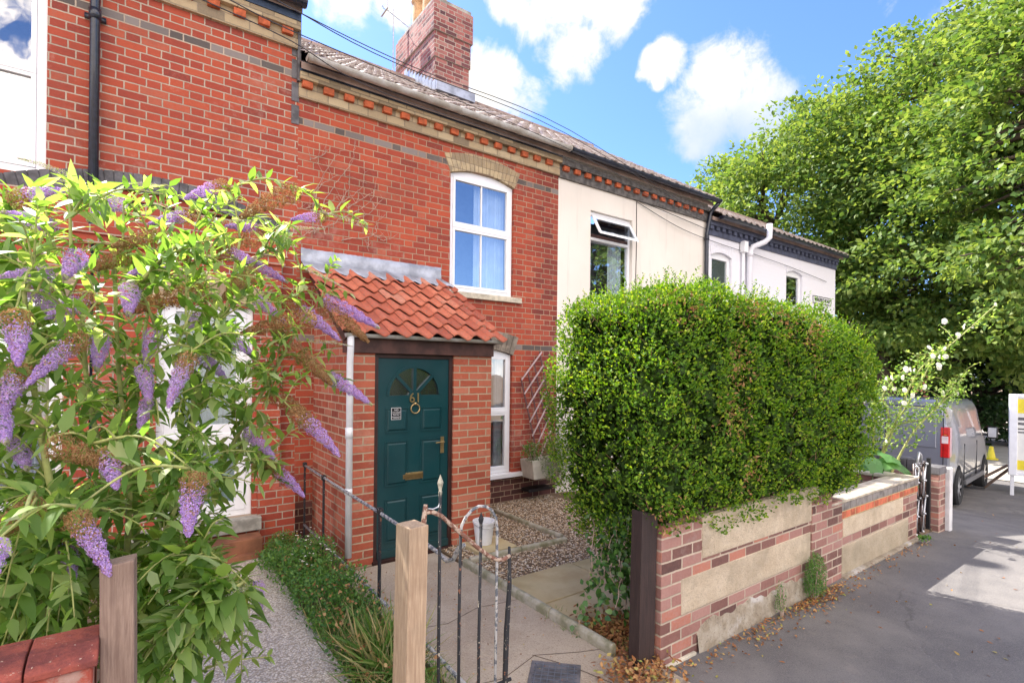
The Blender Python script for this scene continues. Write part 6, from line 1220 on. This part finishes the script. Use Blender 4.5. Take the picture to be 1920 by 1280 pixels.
# ============================================================ TREES
def tree(label, base, crown, rad, nclump, per, lsz, mat, trunk_r=.35, ht=3, seed=1, fork=2, low=-.75, grp='tall trees behind the terrace', name='broadleaf_tree'):
    r = np.random.default_rng(seed); t = thing(name, label, 'tree', base, grp); crown = np.array(crown, float); rad = np.array(rad, float)
    mb = MB(); B = Vector(base); top = Vector(base)+Vector((0, 0, ht)); tr2 = []
    for k in range(fork):
        o_ = Vector((r.uniform(-.5, .5), r.uniform(-.7, .7), 0))*(fork > 1); mid = B+o_+Vector((0, 0, ht*.6)); fin = Vector(tuple(crown))+Vector((r.uniform(-.3, .3)*rad[0], r.uniform(-.4, .4)*rad[1], rad[2]*.5)); sp_ = spline([B+o_*.6, mid, mid.lerp(fin, .4), fin], 5); mb.tube(sp_, [trunk_r*(1-.85*i/len(sp_)) for i in range(len(sp_))], 9); tr2 += sp_[5:]
    mb.build('trunk', M_bark, t, smooth=True); mb = MB()
    u = nrm(r.normal(0, 1, (nclump, 3))); u[:, 2] = np.where(u[:, 2] < low, -u[:, 2], u[:, 2]); lob = 1+.20*snoise(u, 2.2, seed+5)+.10*snoise(u, 5, seed+6); rr = r.uniform(.50, 1, nclump)**.45*lob
    Cc = crown+u*rad*rr[:, None]
    for k in range(0, nclump, max(1, nclump//150)):
        c = Vector(tuple(Cc[k])); s0 = min(tr2, key=lambda q: (q-c).length+max(0, q[2]-c[2])*1.0); mb.tube(spline([s0, s0.lerp(c, .5)+Vector((0, 0, .3)), c], 3), [.13, .10, .08, .06, .045, .03, .015], 5)
    mb.build('limbs', M_bark, t, smooth=True)
    N = nclump*per; ci = np.repeat(np.arange(nclump), per); csz = r.uniform(.55, 1.45, nclump)*rad.mean()/6.2
    q = nrm(r.normal(0, 1, (N, 3)))*(r.uniform(.2, 1, N)**.5)[:, None]; q[:, 2] = q[:, 2]*.5-.20*(q[:, 0]**2+q[:, 1]**2)
    out = u[ci]; q[:, :2] += out[:, :2]*.25
    P = Cc[ci]+q*csz[ci][:, None]*np.array([1.15, 1.15, .8]); D = nrm(r.normal(0, .8, (N, 3))+out*.5+q*.8+np.array([0, 0, -.25])); Nl = nrm(r.normal(0, .55, (N, 3))+np.array([0, 0, .8])+out*.4)
    V, Fs = leafarr(P, D, Nl, r.uniform(lsz*.7, lsz*1.3, N), r.uniform(lsz*.5, lsz*.85, N), .12); npmesh('crown', V, Fs, mat, t); return t
tree('huge bright green broadleaf tree rising behind the white end house', (23.4, 7.75, -.8), (25.0, 11.0, 7.4), (5.6, 6.2, 6.0), 900, 92, .20, M_treeleaf, .38, 4, 1, 2, low=-.95)
tree('tall green tree at the right with boughs over the brick houses', (27.5, 6.3, -.8), (24.5, 5.6, 8.2), (4.8, 4.4, 6.8), 800, 86, .20, M_treeleaf, .30, 5, 2, 1, low=-.97)
tree('tree at the right edge with pale sunlit drooping boughs', (19.5, -.8, -.75), (18.6, 2.0, 7.3), (3.0, 2.9, 4.6), 380, 88, .17, M_treeleaf, .24, 4, 3, 1, low=-.95)
tree('dark dense evergreen shrub between the pole and the board', (27.0, 6.0, -.8), (27.2, 5.7, 1.0), (1.5, 1.7, 2.6), 480, 50, .15, M_darkleaf, .15, 1, 4, 1, grp=None, name='evergreen_shrub')
tree('dark shrub filling the gap left of the utility pole', (31, 12.0, -.9), (31, 12.6, .9), (1.8, 3.6, 2.0), 420, 50, .17, M_darkleaf, .15, 1, 6, 1, grp=None, name='evergreen_shrub')
tree('low leafy tree at the far right in front of the brick houses', (33, 3.2, -1), (33, 3.4, 3.4), (2.2, 3.0, 2.6), 420, 45, .17, M_treeleaf, .16, 2, 8, 1, grp=None, low=-.9)
tree('street tree across the road seen mirrored in the cream house window', (23, -12.5, -.3), (23, -12.5, 7.2), (4.2, 4.2, 4.8), 420, 40, .30, M_treeleaf, .3, 3, 9, 1, grp=None, low=-.9)
